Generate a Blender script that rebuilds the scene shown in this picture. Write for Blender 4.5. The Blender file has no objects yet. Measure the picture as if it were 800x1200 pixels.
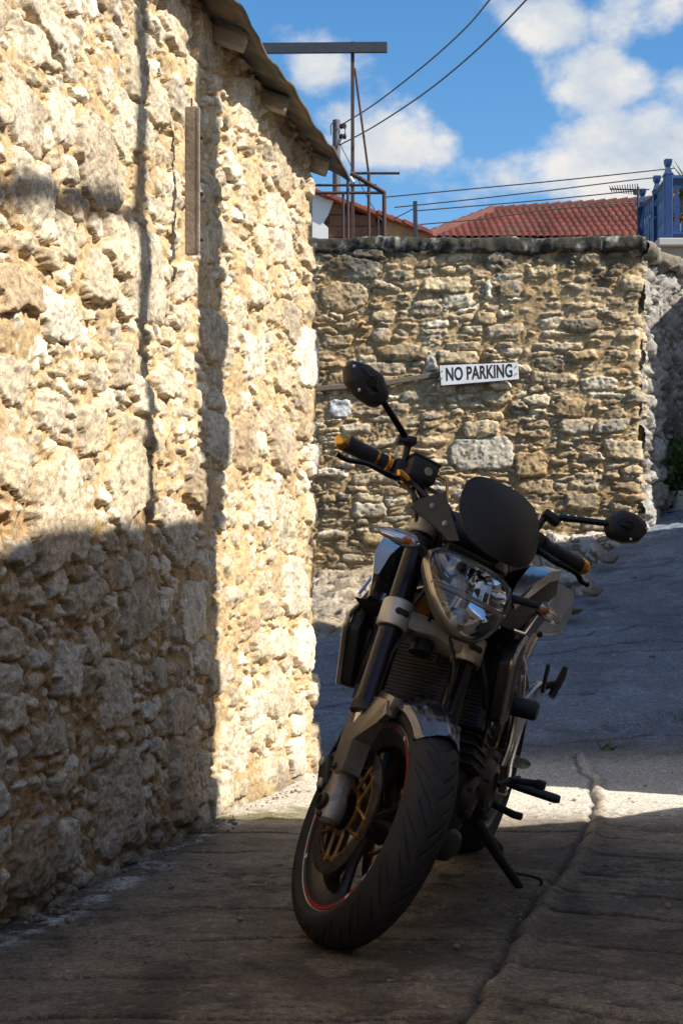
import bpy, bmesh, math, random
import numpy as np
from mathutils import Vector, Matrix, Euler

random.seed(11)
SC = bpy.context.scene
COL = SC.collection
R = math.radians
PI = math.pi
AZO = R(22)
TAZ = math.tan(AZO)
SUN_EL, SUN_AZ = R(42), R(90) + AZO                 # azimuth from +Y towards +X
TANE = math.tan(SUN_EL) / math.cos(AZO)          # drop of a sun ray per metre of x

# ------------------------------------------------------------------ camera geometry
FPX, HZ, CH = 1900.0, 705.0, 0.785          # focal length and horizon of the 800x1200 photo, eye height


def P(px, py, Y):
    """World point at depth Y that lies on photo pixel (px, py)."""
    return Vector(((px - 400) / FPX * Y, Y, CH + (HZ - py) / FPX * Y))


# ------------------------------------------------------------------ noise
_tabs = {}


def _tab(seed):
    if seed not in _tabs:
        _tabs[seed] = np.random.default_rng(seed).random((256, 256)).astype(np.float32)
    return _tabs[seed]


def vnoise(u, v, seed=0):
    t = _tab(seed)
    iu = np.floor(u).astype(np.int64)
    iv = np.floor(v).astype(np.int64)
    fu = (u - iu).astype(np.float32)
    fv = (v - iv).astype(np.float32)
    fu = fu * fu * fu * (fu * (fu * 6 - 15) + 10)
    fv = fv * fv * fv * (fv * (fv * 6 - 15) + 10)
    a = t[iu & 255, iv & 255]
    b = t[(iu + 1) & 255, iv & 255]
    c = t[iu & 255, (iv + 1) & 255]
    d = t[(iu + 1) & 255, (iv + 1) & 255]
    return (a * (1 - fu) + b * fu) * (1 - fv) + (c * (1 - fu) + d * fu) * fv


def fbm(u, v, scale, octv=4, seed=0, gain=0.5):
    """Fractal noise in about -1..1; scale = features per metre."""
    s = np.zeros_like(u, dtype=np.float32)
    amp, tot, f = 1.0, 0.0, scale
    for k in range(octv):
        s += amp * (vnoise(u * f + 17.3 * k, v * f + 9.1 * k, seed + k) * 2 - 1)
        tot += amp
        amp *= gain
        f *= 2.03
    return s / tot * 1.6


def sstep(a, b, x):
    t = np.clip((x - a) / (b - a), 0, 1)
    return t * t * (3 - 2 * t)


# ------------------------------------------------------------------ mesh creation
def tag(o, label=None, cat=None, group=None, kind=None):
    if label: o['label'] = label
    if cat: o['category'] = cat
    if group: o['group'] = group
    if kind: o['kind'] = kind
    return o


def thing(name, label, cat, loc=(0, 0, 0), group=None):
    o = bpy.data.objects.new(name, None)
    o.empty_display_size = 0.1
    COL.objects.link(o)
    o.location = loc
    return tag(o, label, cat, group)


def link(name, me, mat=None, parent=None):
    o = bpy.data.objects.new(name, me)
    COL.objects.link(o)
    if mat is not None:
        for m in (mat if isinstance(mat, (list, tuple)) else [mat]):
            me.materials.append(m)
    if parent is not None:
        o.parent = parent
    return o


def grid_mesh(name, X, Y, Z, color=None, extra=None):
    """Mesh of a regular (n,m) grid of points, optional per-vertex colour (n,m,3)."""
    n, m = X.shape
    co = np.stack([X, Y, Z], -1).reshape(-1, 3).astype(np.float32)
    idx = np.arange(n * m).reshape(n, m)
    f = np.stack([idx[:-1, :-1], idx[1:, :-1], idx[1:, 1:], idx[:-1, 1:]], -1).reshape(-1, 4)
    me = bpy.data.meshes.new(name)
    me.vertices.add(len(co))
    me.vertices.foreach_set('co', co.ravel())
    me.loops.add(f.size)
    me.loops.foreach_set('vertex_index', f.ravel().astype(np.int32))
    me.polygons.add(len(f))
    me.polygons.foreach_set('loop_start', (np.arange(len(f)) * 4).astype(np.int32))
    me.polygons.foreach_set('use_smooth', np.ones(len(f), dtype=bool))
    me.update(calc_edges=True)
    if color is not None:
        a = me.color_attributes.new('col', 'FLOAT_COLOR', 'POINT')
        rgba = np.ones((n * m, 4), np.float32)
        rgba[:, :3] = color.reshape(-1, 3)
        a.data.foreach_set('color', rgba.ravel())
    return me


class MB:
    """Collects shapes and links them as ONE mesh object; xf maps local shape space to parent space."""

    def __init__(s, xf=None):
        s.v, s.f, s.xf = [], [], xf or Matrix.Identity(4)

    def add(s, vs, fs, m=None):
        o = len(s.v)
        M = s.xf @ m if m is not None else s.xf
        s.v += [M @ Vector(p) for p in vs]
        s.f += [tuple(i + o for i in q) for q in fs]
        return s

    def box(s, c, size, rot=(0, 0, 0), bev=0.0, seg=2):
        bm = bmesh.new()
        bmesh.ops.create_cube(bm, size=1)
        for v in bm.verts:
            v.co = Vector((v.co.x * size[0], v.co.y * size[1], v.co.z * size[2]))
        if bev > 0:
            bmesh.ops.bevel(bm, geom=bm.edges[:], offset=min(bev, min(size) * .45), segments=seg, affect='EDGES', profile=.5)
        m = Matrix.Translation(Vector(c)) @ Euler(rot).to_matrix().to_4x4()
        return s.bm(bm, m)

    def bm(s, bm, m=None):
        bm.verts.index_update()
        s.add([v.co.copy() for v in bm.verts], [[v.index for v in f.verts] for f in bm.faces], m)
        bm.free()
        return s

    def rings(s, rings, close=True, cap0=True, cap1=True):
        n = len(rings[0])
        vs = [p for r in rings for p in r]
        fs = []
        for k in range(len(rings) - 1):
            for i in range(n if close else n - 1):
                j = (i + 1) % n
                fs.append((k * n + i, k * n + j, (k + 1) * n + j, (k + 1) * n + i))
        if cap0: fs.append(tuple(range(n - 1, -1, -1)))
        if cap1: fs.append(tuple((len(rings) - 1) * n + i for i in range(n)))
        return s.add(vs, fs)

    def tube(s, pts, r, seg=12, caps=True, flat=1.0):
        pts = [Vector(p) for p in pts]
        rs = list(r) if isinstance(r, (list, tuple)) else [r] * len(pts)
        t0 = (pts[1] - pts[0]).normalized()
        ref = Vector((0, 0, 1)) if abs(t0.z) < .9 else Vector((0, 1, 0))
        nrm = t0.cross(ref).normalized()
        rings = []
        for i, p in enumerate(pts):
            a = pts[max(i - 1, 0)]
            b = pts[min(i + 1, len(pts) - 1)]
            t = (b - a).normalized()
            nrm = (nrm - t * nrm.dot(t)).normalized()
            bn = t.cross(nrm)
            rings.append([p + (nrm * math.cos(q) + bn * math.sin(q) * flat) * rs[i]
                          for q in (2 * PI * k / seg for k in range(seg))])
        return s.rings(rings, True, caps, caps)

    def lathe(s, prof, c=(0, 0, 0), axis='y', seg=32, caps=True):
        """prof: (radius, height along axis)."""
        rings = []
        for (r, h) in prof:
            ring = []
            for k in range(seg):
                a = 2 * PI * k / seg
                x, y = r * math.cos(a), r * math.sin(a)
                q = {'x': (h, x, y), 'y': (y, h, x), 'z': (x, y, h)}[axis]
                ring.append(Vector(c) + Vector(q))
            rings.append(ring)
        return s.rings(rings, True, caps, caps)

    def prism(s, pts, plane, a, b, bev=0.0):
        """Outline pts in 'xz'/'yz'/'xy', extruded from a to b along the third axis."""
        def q(p, h):
            return {'xz': (p[0], h, p[1]), 'yz': (h, p[0], p[1]), 'xy': (p[0], p[1], h)}[plane]
        bm = bmesh.new()
        lo = [bm.verts.new(q(p, a)) for p in pts]
        hi = [bm.verts.new(q(p, b)) for p in pts]
        n = len(pts)
        bm.faces.new(lo[::-1])
        bm.faces.new(hi)
        for i in range(n):
            bm.faces.new((lo[i], lo[(i + 1) % n], hi[(i + 1) % n], hi[i]))
        bmesh.ops.recalc_face_normals(bm, faces=bm.faces[:])
        if bev > 0:
            bmesh.ops.bevel(bm, geom=bm.edges[:], offset=bev, segments=2, affect='EDGES', profile=.5)
        return s.bm(bm)

    def mesh(s, name, smooth=True, ang=35):
        me = bpy.data.meshes.new(name)
        me.from_pydata([tuple(p) for p in s.v], [], s.f)
        bm = bmesh.new()
        bm.from_mesh(me)
        bmesh.ops.recalc_face_normals(bm, faces=bm.faces[:])
        bm.to_mesh(me)
        bm.free()
        if smooth:
            me.polygons.foreach_set('use_smooth', np.ones(len(me.polygons), dtype=bool))
            me.set_sharp_from_angle(angle=R(ang))
        me.update()
        return me

    def build(s, name, mat, parent=None, smooth=True, ang=35):
        return link(name, s.mesh(name, smooth, ang), mat, parent)


def smooth_path(pts, n=8):
    """Catmull-Rom through pts."""
    pts = [Vector(p) for p in pts]
    q = [pts[0] * 2 - pts[1]] + pts + [pts[-1] * 2 - pts[-2]]
    out = []
    for i in range(1, len(q) - 2):
        for k in range(n):
            t = k / n
            a, b, c, d = q[i - 1], q[i], q[i + 1], q[i + 2]
            out.append(.5 * ((2 * b) + (c - a) * t + (2 * a - 5 * b + 4 * c - d) * t * t + (3 * b - a - 3 * c + d) * t ** 3))
    out.append(pts[-1])
    return out


# ------------------------------------------------------------------ materials
def new_mat(name):
    m = bpy.data.materials.new(name)
    m.use_nodes = True
    nt = m.node_tree
    b = nt.nodes['Principled BSDF']
    return m, nt, b


def N(nt, typ, **kw):
    n = nt.nodes.new(typ)
    for k, v in kw.items():
        if k in n.inputs.keys():
            n.inputs[k].default_value = v
        else:
            setattr(n, k, v)
    return n


def mat(name, col, rough=.5, metal=0.0, var=.12, scale=25, bump=.0, bscale=120, spec=.5, coat=0.0, rvar=.1, dirt=None, dscale=6):
    """Procedural material: colour varied by object-space noise, rough variation, fine bump, optional dirt tint."""
    m, nt, b = new_mat(name)
    L = nt.links.new
    tc = N(nt, 'ShaderNodeTexCoord')
    n1 = N(nt, 'ShaderNodeTexNoise', Scale=scale, Detail=6.0, Roughness=.6)
    L(tc.outputs['Object'], n1.inputs['Vector'])
    mx = N(nt, 'ShaderNodeMix', data_type='RGBA')
    lo = [max(0, c * (1 - var)) for c in col]
    hi = [min(1, c * (1 + var)) for c in col]
    mx.inputs[6].default_value = (*lo, 1)
    mx.inputs[7].default_value = (*hi, 1)
    L(n1.outputs['Fac'], mx.inputs[0])
    out = mx.outputs[2]
    if dirt:
        n2 = N(nt, 'ShaderNodeTexNoise', Scale=dscale, Detail=8.0, Roughness=.65)
        L(tc.outputs['Object'], n2.inputs['Vector'])
        rp = N(nt, 'ShaderNodeMapRange')
        rp.inputs[1].default_value = .46
        rp.inputs[2].default_value = .66
        L(n2.outputs['Fac'], rp.inputs[0])
        m2 = N(nt, 'ShaderNodeMix', data_type='RGBA')
        L(rp.outputs[0], m2.inputs[0])
        L(out, m2.inputs[6])
        m2.inputs[7].default_value = (*dirt, 1)
        out = m2.outputs[2]
    L(out, b.inputs['Base Color'])
    mr = N(nt, 'ShaderNodeMapRange')
    mr.inputs[3].default_value = max(.02, rough - rvar)
    mr.inputs[4].default_value = min(1, rough + rvar)
    L(n1.outputs['Fac'], mr.inputs[0])
    L(mr.outputs[0], b.inputs['Roughness'])
    b.inputs['Metallic'].default_value = metal
    b.inputs['Specular IOR Level'].default_value = spec
    b.inputs['Coat Weight'].default_value = coat
    b.inputs['Coat Roughness'].default_value = .06
    if bump > 0:
        n3 = N(nt, 'ShaderNodeTexNoise', Scale=bscale, Detail=5.0, Roughness=.6)
        L(tc.outputs['Object'], n3.inputs['Vector'])
        bp = N(nt, 'ShaderNodeBump', Strength=bump, Distance=.004)
        L(n3.outputs['Fac'], bp.inputs['Height'])
        L(bp.outputs['Normal'], b.inputs['Normal'])
    return m


def attr_mat(name, rough=.9, scale=70, bscale=220, bump=.6, bdist=.004, var=.22, spec=.2, grit=.18):
    """Material that takes its albedo from the mesh's own colour attribute, with fine grain and bump."""
    m, nt, b = new_mat(name)
    L = nt.links.new
    at = N(nt, 'ShaderNodeAttribute', attribute_name='col')
    tc = N(nt, 'ShaderNodeTexCoord')
    n1 = N(nt, 'ShaderNodeTexNoise', Scale=scale, Detail=8.0, Roughness=.7)
    L(tc.outputs['Object'], n1.inputs['Vector'])
    mr = N(nt, 'ShaderNodeMapRange')
    mr.inputs[1].default_value = .36
    mr.inputs[2].default_value = .64
    mr.inputs[3].default_value = 1 - var
    mr.inputs[4].default_value = 1 + var
    L(n1.outputs['Fac'], mr.inputs[0])
    n2 = N(nt, 'ShaderNodeTexNoise', Scale=bscale, Detail=6.0, Roughness=.7)
    L(tc.outputs['Object'], n2.inputs['Vector'])
    mq = N(nt, 'ShaderNodeMapRange')
    mq.inputs[1].default_value = .38
    mq.inputs[2].default_value = .62
    mq.inputs[3].default_value = 1 - grit
    mq.inputs[4].default_value = 1 + grit
    L(n2.outputs['Fac'], mq.inputs[0])
    mm = N(nt, 'ShaderNodeMath', operation='MULTIPLY')
    L(mr.outputs[0], mm.inputs[0]); L(mq.outputs[0], mm.inputs[1])
    mx = N(nt, 'ShaderNodeVectorMath', operation='SCALE')
    L(at.outputs['Color'], mx.inputs[0])
    L(mm.outputs[0], mx.inputs['Scale'])
    L(mx.outputs[0], b.inputs['Base Color'])
    b.inputs['Roughness'].default_value = rough
    b.inputs['Specular IOR Level'].default_value = spec
    ad = N(nt, 'ShaderNodeMath', operation='ADD')
    L(n1.outputs['Fac'], ad.inputs[0])
    L(n2.outputs['Fac'], ad.inputs[1])
    bp = N(nt, 'ShaderNodeBump', Strength=bump, Distance=bdist)
    L(ad.outputs[0], bp.inputs['Height'])
    L(bp.outputs['Normal'], b.inputs['Normal'])
    return m


# ------------------------------------------------------------------ rubble masonry layout
def stone_layout(U, V, sizes, asp=(.6, 1.2), ang=12, pexp=(2.6, 5), seed=1, tight=.8, given=()):
    """U,V: regular grids in metres (already warped).  Packs stones from large to small and
    returns signed distances D1, D2 (negative inside a stone), the stone id and the sites."""
    rg = np.random.default_rng(seed)
    n, m = U.shape
    u0, u1 = float(U[0].min()), float(U[-1].max())
    v0, v1 = float(V[:, 0].min()), float(V[:, -1].max())
    du, dv = (u1 - u0) / (n - 1), (v1 - v0) / (m - 1)
    D1 = np.full((n, m), 9., np.float32)
    D2 = np.full((n, m), 9., np.float32)
    ID = np.zeros((n, m), np.int32)
    sites = []

    def put(cx, cy, a, b, th, pe):
        s = math.sqrt(a * b)
        ext = max(a, b) * 1.25 + .05
        i0 = max(0, int((cx - ext - u0) / du) - 6); i1 = min(n, int((cx + ext - u0) / du) + 7)
        j0 = max(0, int((cy - ext - v0) / dv) - 6); j1 = min(m, int((cy + ext - v0) / dv) + 7)
        if i1 <= i0 or j1 <= j0: return
        du_ = U[i0:i1, j0:j1] - cx
        dv_ = V[i0:i1, j0:j1] - cy
        c_, s_ = math.cos(th), math.sin(th)
        x = np.abs((du_ * c_ + dv_ * s_) / a)
        y = np.abs((-du_ * s_ + dv_ * c_) / b)
        F = (x ** pe + y ** pe) ** (1 / pe)
        D = ((F - 1) * min(a, b)).astype(np.float32)
        k = len(sites)
        d1 = D1[i0:i1, j0:j1]; d2 = D2[i0:i1, j0:j1]; idd = ID[i0:i1, j0:j1]
        w = D < d1
        d2[...] = np.where(w, d1, np.minimum(d2, D))
        idd[w] = k
        d1[w] = D[w]
        sites.append((cx, cy, a, b, th, s))

    for g in given:
        put(*g)
    for (att, amin, amax) in sizes:
        for _ in range(att):
            cx, cy = rg.uniform(u0, u1), rg.uniform(v0, v1)
            a = rg.uniform(amin, amax)
            b = a * rg.uniform(*asp)
            i = min(n - 1, max(0, int((cx - u0) / du))); j = min(m - 1, max(0, int((cy - v0) / dv)))
            if D1[i, j] < tight * min(a, b): continue
            ii = [min(n - 1, max(0, int((cx + q * a - u0) / du))) for q in (-.75, .75)]
            jj = [min(m - 1, max(0, int((cy + q * b - v0) / dv))) for q in (-.75, .75)]
            if D1[ii[0], j] < -.004 or D1[ii[1], j] < -.004 or D1[i, jj[0]] < -.004 or D1[i, jj[1]] < -.004: continue
            put(cx, cy, a, b, R(rg.normal(0, ang)), rg.uniform(*pexp))
    return D1, D2, ID, np.array(sites, np.float32)


def masonry(U, V, sizes, pal, mortar, thick=(.02, .05), bevel=.016, asp=(.6, 1.2), ang=12, seed=1, tight=.8,
            facet=.3, rough=.006, smear=.3, mort_amp=.006, mort_lvl=.3, given=(), warp=.012, pexp=(2.6, 5), given_col=None, gap=.02, joint=.005, mort_add=None):
    """Height above the wall plane and albedo of a rubble wall on grids U,V."""
    rg = np.random.default_rng(seed + 77)
    Uw = U + fbm(U, V, 9, 3, seed) * warp + fbm(U, V, 38, 3, seed + 9) * warp * .55
    Vw = V + fbm(U, V, 9, 3, seed + 20) * warp + fbm(U, V, 38, 3, seed + 29) * warp * .55
    D1, D2, ID, S = stone_layout(Uw, Vw, sizes, asp, ang, pexp, seed, tight, given)
    ns = len(S)
    jn = joint * (1 + .8 * fbm(U, V, 6, 3, seed + 33))
    e = np.minimum((D2 - D1) * .5 - jn, gap * (1 + .9 * fbm(U, V, 3, 3, seed + 36)) - D1)
    size = S[:, 5]
    T = rg.uniform(*thick, ns) * np.clip(.45 + size / .09, .5, 1.25)
    bev = np.clip(size * .38, .006, bevel)
    t = np.clip(e / bev[ID], 0, 1)
    hs = T[ID] * (1 - (1 - t) ** 2.2)
    lu = (U - S[:, 0][ID]) / np.maximum(S[:, 2][ID], .01)
    lv = (V - S[:, 1][ID]) / np.maximum(S[:, 3][ID], .01)
    for k in range(4):
        c = rg.uniform(.80, 1.2, ns); gu = rg.normal(0, facet, ns); gv = rg.normal(0, facet, ns)
        pl = T[ID] * (c[ID] + gu[ID] * lu + gv[ID] * lv)
        hs = np.minimum(hs, pl)
    hs = hs + (fbm(U, V, 26, 5, seed + 40, .65) * rough + np.abs(fbm(U, V, 50, 3, seed + 44)) * rough * -.7) * np.clip(t * 1.5, 0, 1)
    hm = mort_lvl * np.mean(thick) + mort_amp * fbm(U, V, 16, 5, seed + 50, .62) + \
        smear * np.mean(thick) * np.clip(fbm(U, V, 2.6, 4, seed + 60) + .15, -.2, 1)
    if mort_add is not None:
        hm = hm + mort_add(U, V)
    inside = e > 0
    hs = np.where(inside, hs, -.05)
    h = np.maximum(hs, hm)
    mk = sstep(-.004, .004, hs - hm)
    # albedo
    pal = np.array(pal, np.float32)
    ci = rg.random(ns) * (len(pal) - 1.001)
    k0 = ci.astype(int)
    base = pal[k0] + (pal[k0 + 1] - pal[k0]) * (ci - k0)[:, None]
    base = base * rg.uniform(.86, 1.12, ns)[:, None]
    for k, c in (given_col or {}).items():
        base[k] = c
    nz = fbm(U, V, 14, 5, seed + 70, .6)
    cs = base[ID] * (1 + .22 * nz)[..., None]
    pits = sstep(.35, .75, fbm(U, V, 40, 4, seed + 75))
    cs = cs * (1 - .25 * pits)[..., None]
    cm = np.array(mortar, np.float32) * (1 + .18 * fbm(U, V, 10, 5, seed + 80, .65))[..., None]
    col = cm * (1 - mk)[..., None] + cs * mk[..., None]
    return h, np.clip(col, .01, .95), mk, e
SKY_STR, CLD, EXPO = .085, 7.2, .5
# ================================================================== materials of the place
M_LIME = attr_mat('limestone_rubble', rough=.92, scale=48, bscale=190, bump=.6, bdist=.004, var=.26, grit=.28)
M_FAR = attr_mat('weathered_rubble', rough=.95, scale=38, bscale=130, bump=.8, bdist=.008, var=.25)
M_STREET = attr_mat('old_concrete', rough=.62, scale=75, bscale=240, bump=1.0, bdist=.006, var=.45, spec=.45, grit=.44)
M_TIMBER = mat('weathered_timber', (.33, .275, .215), .85, var=.35, scale=30, bump=.9, bscale=70, dirt=(.16, .12, .09))
M_SHEET = mat('rusted_sheet', (.10, .095, .085), .7, metal=.3, var=.3, scale=9, bump=.4, dirt=(.22, .17, .11), dscale=9)
M_RUST = mat('rusty_steel', (.085, .04, .028), .75, metal=.2, var=.35, scale=40, bump=.4, dirt=(.05, .035, .04), dscale=14)
M_STEEL = mat('dull_steel_plate', (.055, .062, .075), .55, metal=.6, var=.25, scale=30, bump=.25)
M_CABLE = mat('cable_rubber', (.02, .022, .024), .6)
M_BLUE = mat('blue_gloss_paint', (.006, .032, .12), .45, var=.18, scale=14, bump=.25, bscale=40, dirt=(.012, .05, .16), dscale=11)
M_TILE = mat('clay_roof_tile', (.30, .075, .045), .8, var=.35, scale=4, bump=.4, dirt=(.16, .05, .04), dscale=5)
M_RENDER = mat('lime_render', (.55, .52, .47), .9, var=.12, scale=5, bump=.5, bscale=40, dirt=(.42, .37, .30), dscale=3)
M_WHITE = mat('white_render', (.72, .71, .68), .85, var=.08, scale=8, bump=.4, bscale=50)
M_SIGNW = mat('white_enamel', (.84, .85, .87), .45, var=.04, scale=20, dirt=(.72, .70, .66), dscale=10)
M_BLACKP = mat('black_letter_paint', (.018, .018, .02), .6, var=.3)
M_SCREW = mat('zinc_screw', (.5, .5, .5), .35, metal=1)
M_POT = mat('white_plant_pot', (.62, .60, .55), .6, var=.1, dirt=(.4, .36, .3))
M_WOODR = mat('red_brown_boards', (.20, .085, .045), .85, var=.45, scale=7, bump=.6, bscale=40, dirt=(.10, .05, .035), dscale=4)


def leaf_mat(name, col):
    m, nt, b = new_mat(name)
    L = nt.links.new
    tc = N(nt, 'ShaderNodeTexCoord')
    n1 = N(nt, 'ShaderNodeTexNoise', Scale=9.0, Detail=4.0)
    L(tc.outputs['Object'], n1.inputs['Vector'])
    mx = N(nt, 'ShaderNodeMix', data_type='RGBA')
    mx.inputs[6].default_value = (col[0] * .6, col[1] * .6, col[2] * .6, 1)
    mx.inputs[7].default_value = (col[0] * 1.4, col[1] * 1.3, col[2] * 1.2, 1)
    L(n1.outputs['Fac'], mx.inputs[0])
    L(mx.outputs[2], b.inputs['Base Color'])
    b.inputs['Roughness'].default_value = .55
    return m


M_LEAF = leaf_mat('leaf_green', (.075, .14, .03))
M_LEAFY = leaf_mat('leaf_yellow_green', (.13, .14, .025))
M_FLOWER = leaf_mat('red_bloom', (.35, .03, .025))

# ================================================================== ground heights
def sp(t, w):
    return .5 * (t + np.sqrt(t * t + w * w)) - 0


def gz(x, y):
    """Height of the street: level in front, climbing behind, more on the right."""
    x = np.asarray(x, dtype=np.float32); y = np.asarray(y, dtype=np.float32)
    t = np.maximum(sp(y - 7.0, .7) - .012, 0)
    k = .197 + .030 * np.clip(x, -3, 6)
    z = t * k
    z = z + .012 * np.sin(1.3 * x + .6 * y) * sstep(7, 9, y)
    return z


def gz1(x, y):
    return float(gz(np.array([x]), np.array([y]))[0])


# ------------------------------------------------------------------ street
xs = np.concatenate([np.arange(-1.4, 1.5, .0082), np.arange(1.5, 4.2, .02)])
ys = [2.55]
while ys[-1] < 13.4:
    ys.append(ys[-1] + .0062 + .0030 * max(0, ys[-1] - 5.8))
ys = np.array(ys)
GX, GY = np.meshgrid(xs, ys, indexing='ij')
GX = GX.astype(np.float32); GY = GY.astype(np.float32)
Zg = gz(GX, GY)
fine = fbm(GX, GY, 14, 5, 301, .6)
mid = fbm(GX, GY, 2.2, 4, 310)
pits_ = sstep(.30, .62, fbm(GX, GY, 27, 4, 305, .6)) * sstep(-.2, .4, fbm(GX, GY, 2.4, 3, 307))
Zg += .0028 * fine + .004 * mid - .005 * pits_
far_k = sstep(6.6, 7.6, GY)
Zg += far_k * (.0045 * fbm(GX, GY, 12, 5, 320, .65))


def polydist(px, x, y):
    """Distance to polyline and signed side (+ = right of travel)."""
    best = np.full(x.shape, 9., np.float32)
    side = np.zeros(x.shape, np.float32)
    for (ax, ay), (bx, by) in zip(px[:-1], px[1:]):
        dx, dy = bx - ax, by - ay
        t = np.clip(((x - ax) * dx + (y - ay) * dy) / (dx * dx + dy * dy), 0, 1)
        ex, ey = x - (ax + t * dx), y - (ay + t * dy)
        d = np.sqrt(ex * ex + ey * ey)
        w = d < best
        best = np.where(w, d, best)
        side = np.where(w, np.sign(dx * (y - ay) - dy * (x - ax)) * -1, side)
    return best, side


def gpt(px, py):
    """Ground point under a photo pixel (march along the ray)."""
    y = 2.0
    while y < 14:
        x = (px - 400) / FPX * y
        z = CH + (HZ - py) / FPX * y
        if z <= gz1(x, y): break
        y += .01
    return (x, y)


seam = [gpt(*q) for q in ((525, 1260), (545, 1195), (560, 1165), (577, 1138), (600, 1092), (622, 1058), (652, 1028), (676, 992), (694, 948), (692, 915), (671, 886))]
wob = .012 * fbm(GX, GY, 7, 3, 330)
dS, sS = polydist(seam, GX + wob, GY + wob)
near = 1 - sstep(6.2, 7.0, GY)
crack = np.exp(-(dS / .009) ** 2)
ridge = np.exp(-(((dS * sS) - .035) / .022) ** 2)
Zg += -.013 * crack * (.5 + .5 * near) + .016 * ridge * sstep(2.9, 3.6, GY)
# scored grooves: straight on the left slab, slanting on the right slab
right = (sS > 0).astype(np.float32)
gro = np.zeros_like(GX)
seamx = np.interp(ys, [p[1] for p in sorted(seam, key=lambda q: q[1])], [p[0] for p in sorted(seam, key=lambda q: q[1])])
right = (GX > seamx[None, :]).astype(np.float32)
gw = fbm(GX, GY, 3.0, 3, 340)
for gy in (3.03, 3.36, 3.77, 4.13, 4.56, 5.02, 5.42):
    l = np.exp(-((GY + .03 * gw - gy) / .010) ** 2) * (1 - right)
    gro = np.maximum(gro, l * sstep(-.45, .15, fbm(GX, GY, 1.3, 3, int(gy * 100))))
for k in range(13):
    gy = 2.72 + k * .335
    l = np.exp(-((GY + .045 * gw + .42 * (GX - .55) - gy) / .016) ** 4) * right
    gro = np.maximum(gro, l * (.75 + .25 * sstep(-.3, .3, fbm(GX, GY, 1.7, 3, 350 + k))))
gro *= 1 - sstep(6.0, 6.6, GY)
Zg -= (.020 - .009 * right) * gro
# upper road: shallow cross scoring that leans over, and a sunk patch
scor = np.zeros_like(GX)
for k in range(46):
    gy = 7.0 + k * .155
    l = np.exp(-((GY + .10 * gw - .12 * (GX - 1) - gy) / .013) ** 2) * sstep(-.1, .35, fbm(GX, GY, 1.1, 3, 400 + k))
    Zg -= .012 * l * far_k
    scor = np.maximum(scor, l * far_k)
pit, _ = polydist([gpt(735, 850), gpt(770, 845), gpt(830, 838)], GX, GY)
Zg -= .05 * np.exp(-(pit / .10) ** 4)
# albedo
cb = np.array((.160, .120, .084), np.float32)
cg = np.array((.30, .25, .19), np.float32)
ck = np.array((.060, .046, .035), np.float32)
m1 = sstep(-.5, .6, fbm(GX, GY, 1.6, 5, 360, .6))[..., None]
m2 = sstep(.12, .45, fbm(GX, GY, 5.5, 6, 370, .66))[..., None]
m3 = sstep(.1, .5, fbm(GX, GY, 3.1, 6, 380, .66))[..., None]
colr = cb * (1 - m1) + cg * m1
colr = colr * (1 - .55 * m3) + ck * .55 * m3
m4 = sstep(.1, .6, fbm(GX * .9, GY, 15, 5, 386, .68))[..., None]
colr = colr * (1 - .4 * m4) + ck * .4 * m4
colr = colr + (np.array((.38, .30, .20), np.float32) - colr) * (.5 * m2)
pale = (sstep(5.5, 6.1, GY) * (1 - sstep(6.9, 7.5, GY)))[..., None]  # sunlit strip: its brightness painted in as near-white concrete
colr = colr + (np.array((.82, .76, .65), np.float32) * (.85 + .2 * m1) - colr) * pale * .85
upr = np.array((.235, .27, .325), np.float32) * (.82 + .22 * m1 + .26 * m2)  # blue cast of the shade tinted into the upper road's colour
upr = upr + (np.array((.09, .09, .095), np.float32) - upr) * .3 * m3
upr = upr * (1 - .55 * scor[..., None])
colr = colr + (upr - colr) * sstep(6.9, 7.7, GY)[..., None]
colr *= (1 - .30 * pits_ * near)[..., None]
colr *= (1 - .80 * gro[..., None]) * (1 - .65 * crack[..., None])
colr = colr + (np.array((.34, .27, .19), np.float32) - colr) * (.55 * ridge * near)[..., None]
# lime bloom and moss along the foot of the left wall
WA, WB_, WE = (-1.083, 2.4), (-.427, 5.755), (-.088, 6.95)
dW, _ = polydist([WA, WB_, WE], GX, GY)
bl = np.exp(-((dW - .055 - .03 * gw) / .045) ** 2) * sstep(-.25, .25, fbm(GX, GY, 11, 5, 390, .7)) * (1 - sstep(5.6, 5.8, GY))
colr = colr + (np.array((.72, .70, .66), np.float32) - colr) * (.9 * bl)[..., None]
ms = sstep(.55, .10, dW) * sstep(5.2, 5.7, GY) * sstep(-.2, .5, fbm(GX, GY, 5, 4, 395)) * (1 - sstep(5.95, 6.3, GY))
colr = colr + (np.array((.17, .15, .045), np.float32) - colr) * (.85 * ms)[..., None]
foot_tone = np.exp(-(dW / .13) ** 2) * (1 - sstep(5.7, 5.9, GY))  # darker along the foot of the left wall
colr *= (1 - .4 * foot_tone * (1 - bl))[..., None]
speck = (vnoise(GX * 46, GY * 46, 41) > .93)[..., None]
colr = np.where(speck, colr * 1.5, colr)
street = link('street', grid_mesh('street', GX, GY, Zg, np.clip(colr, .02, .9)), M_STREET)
tag(street, kind='structure')

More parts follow.
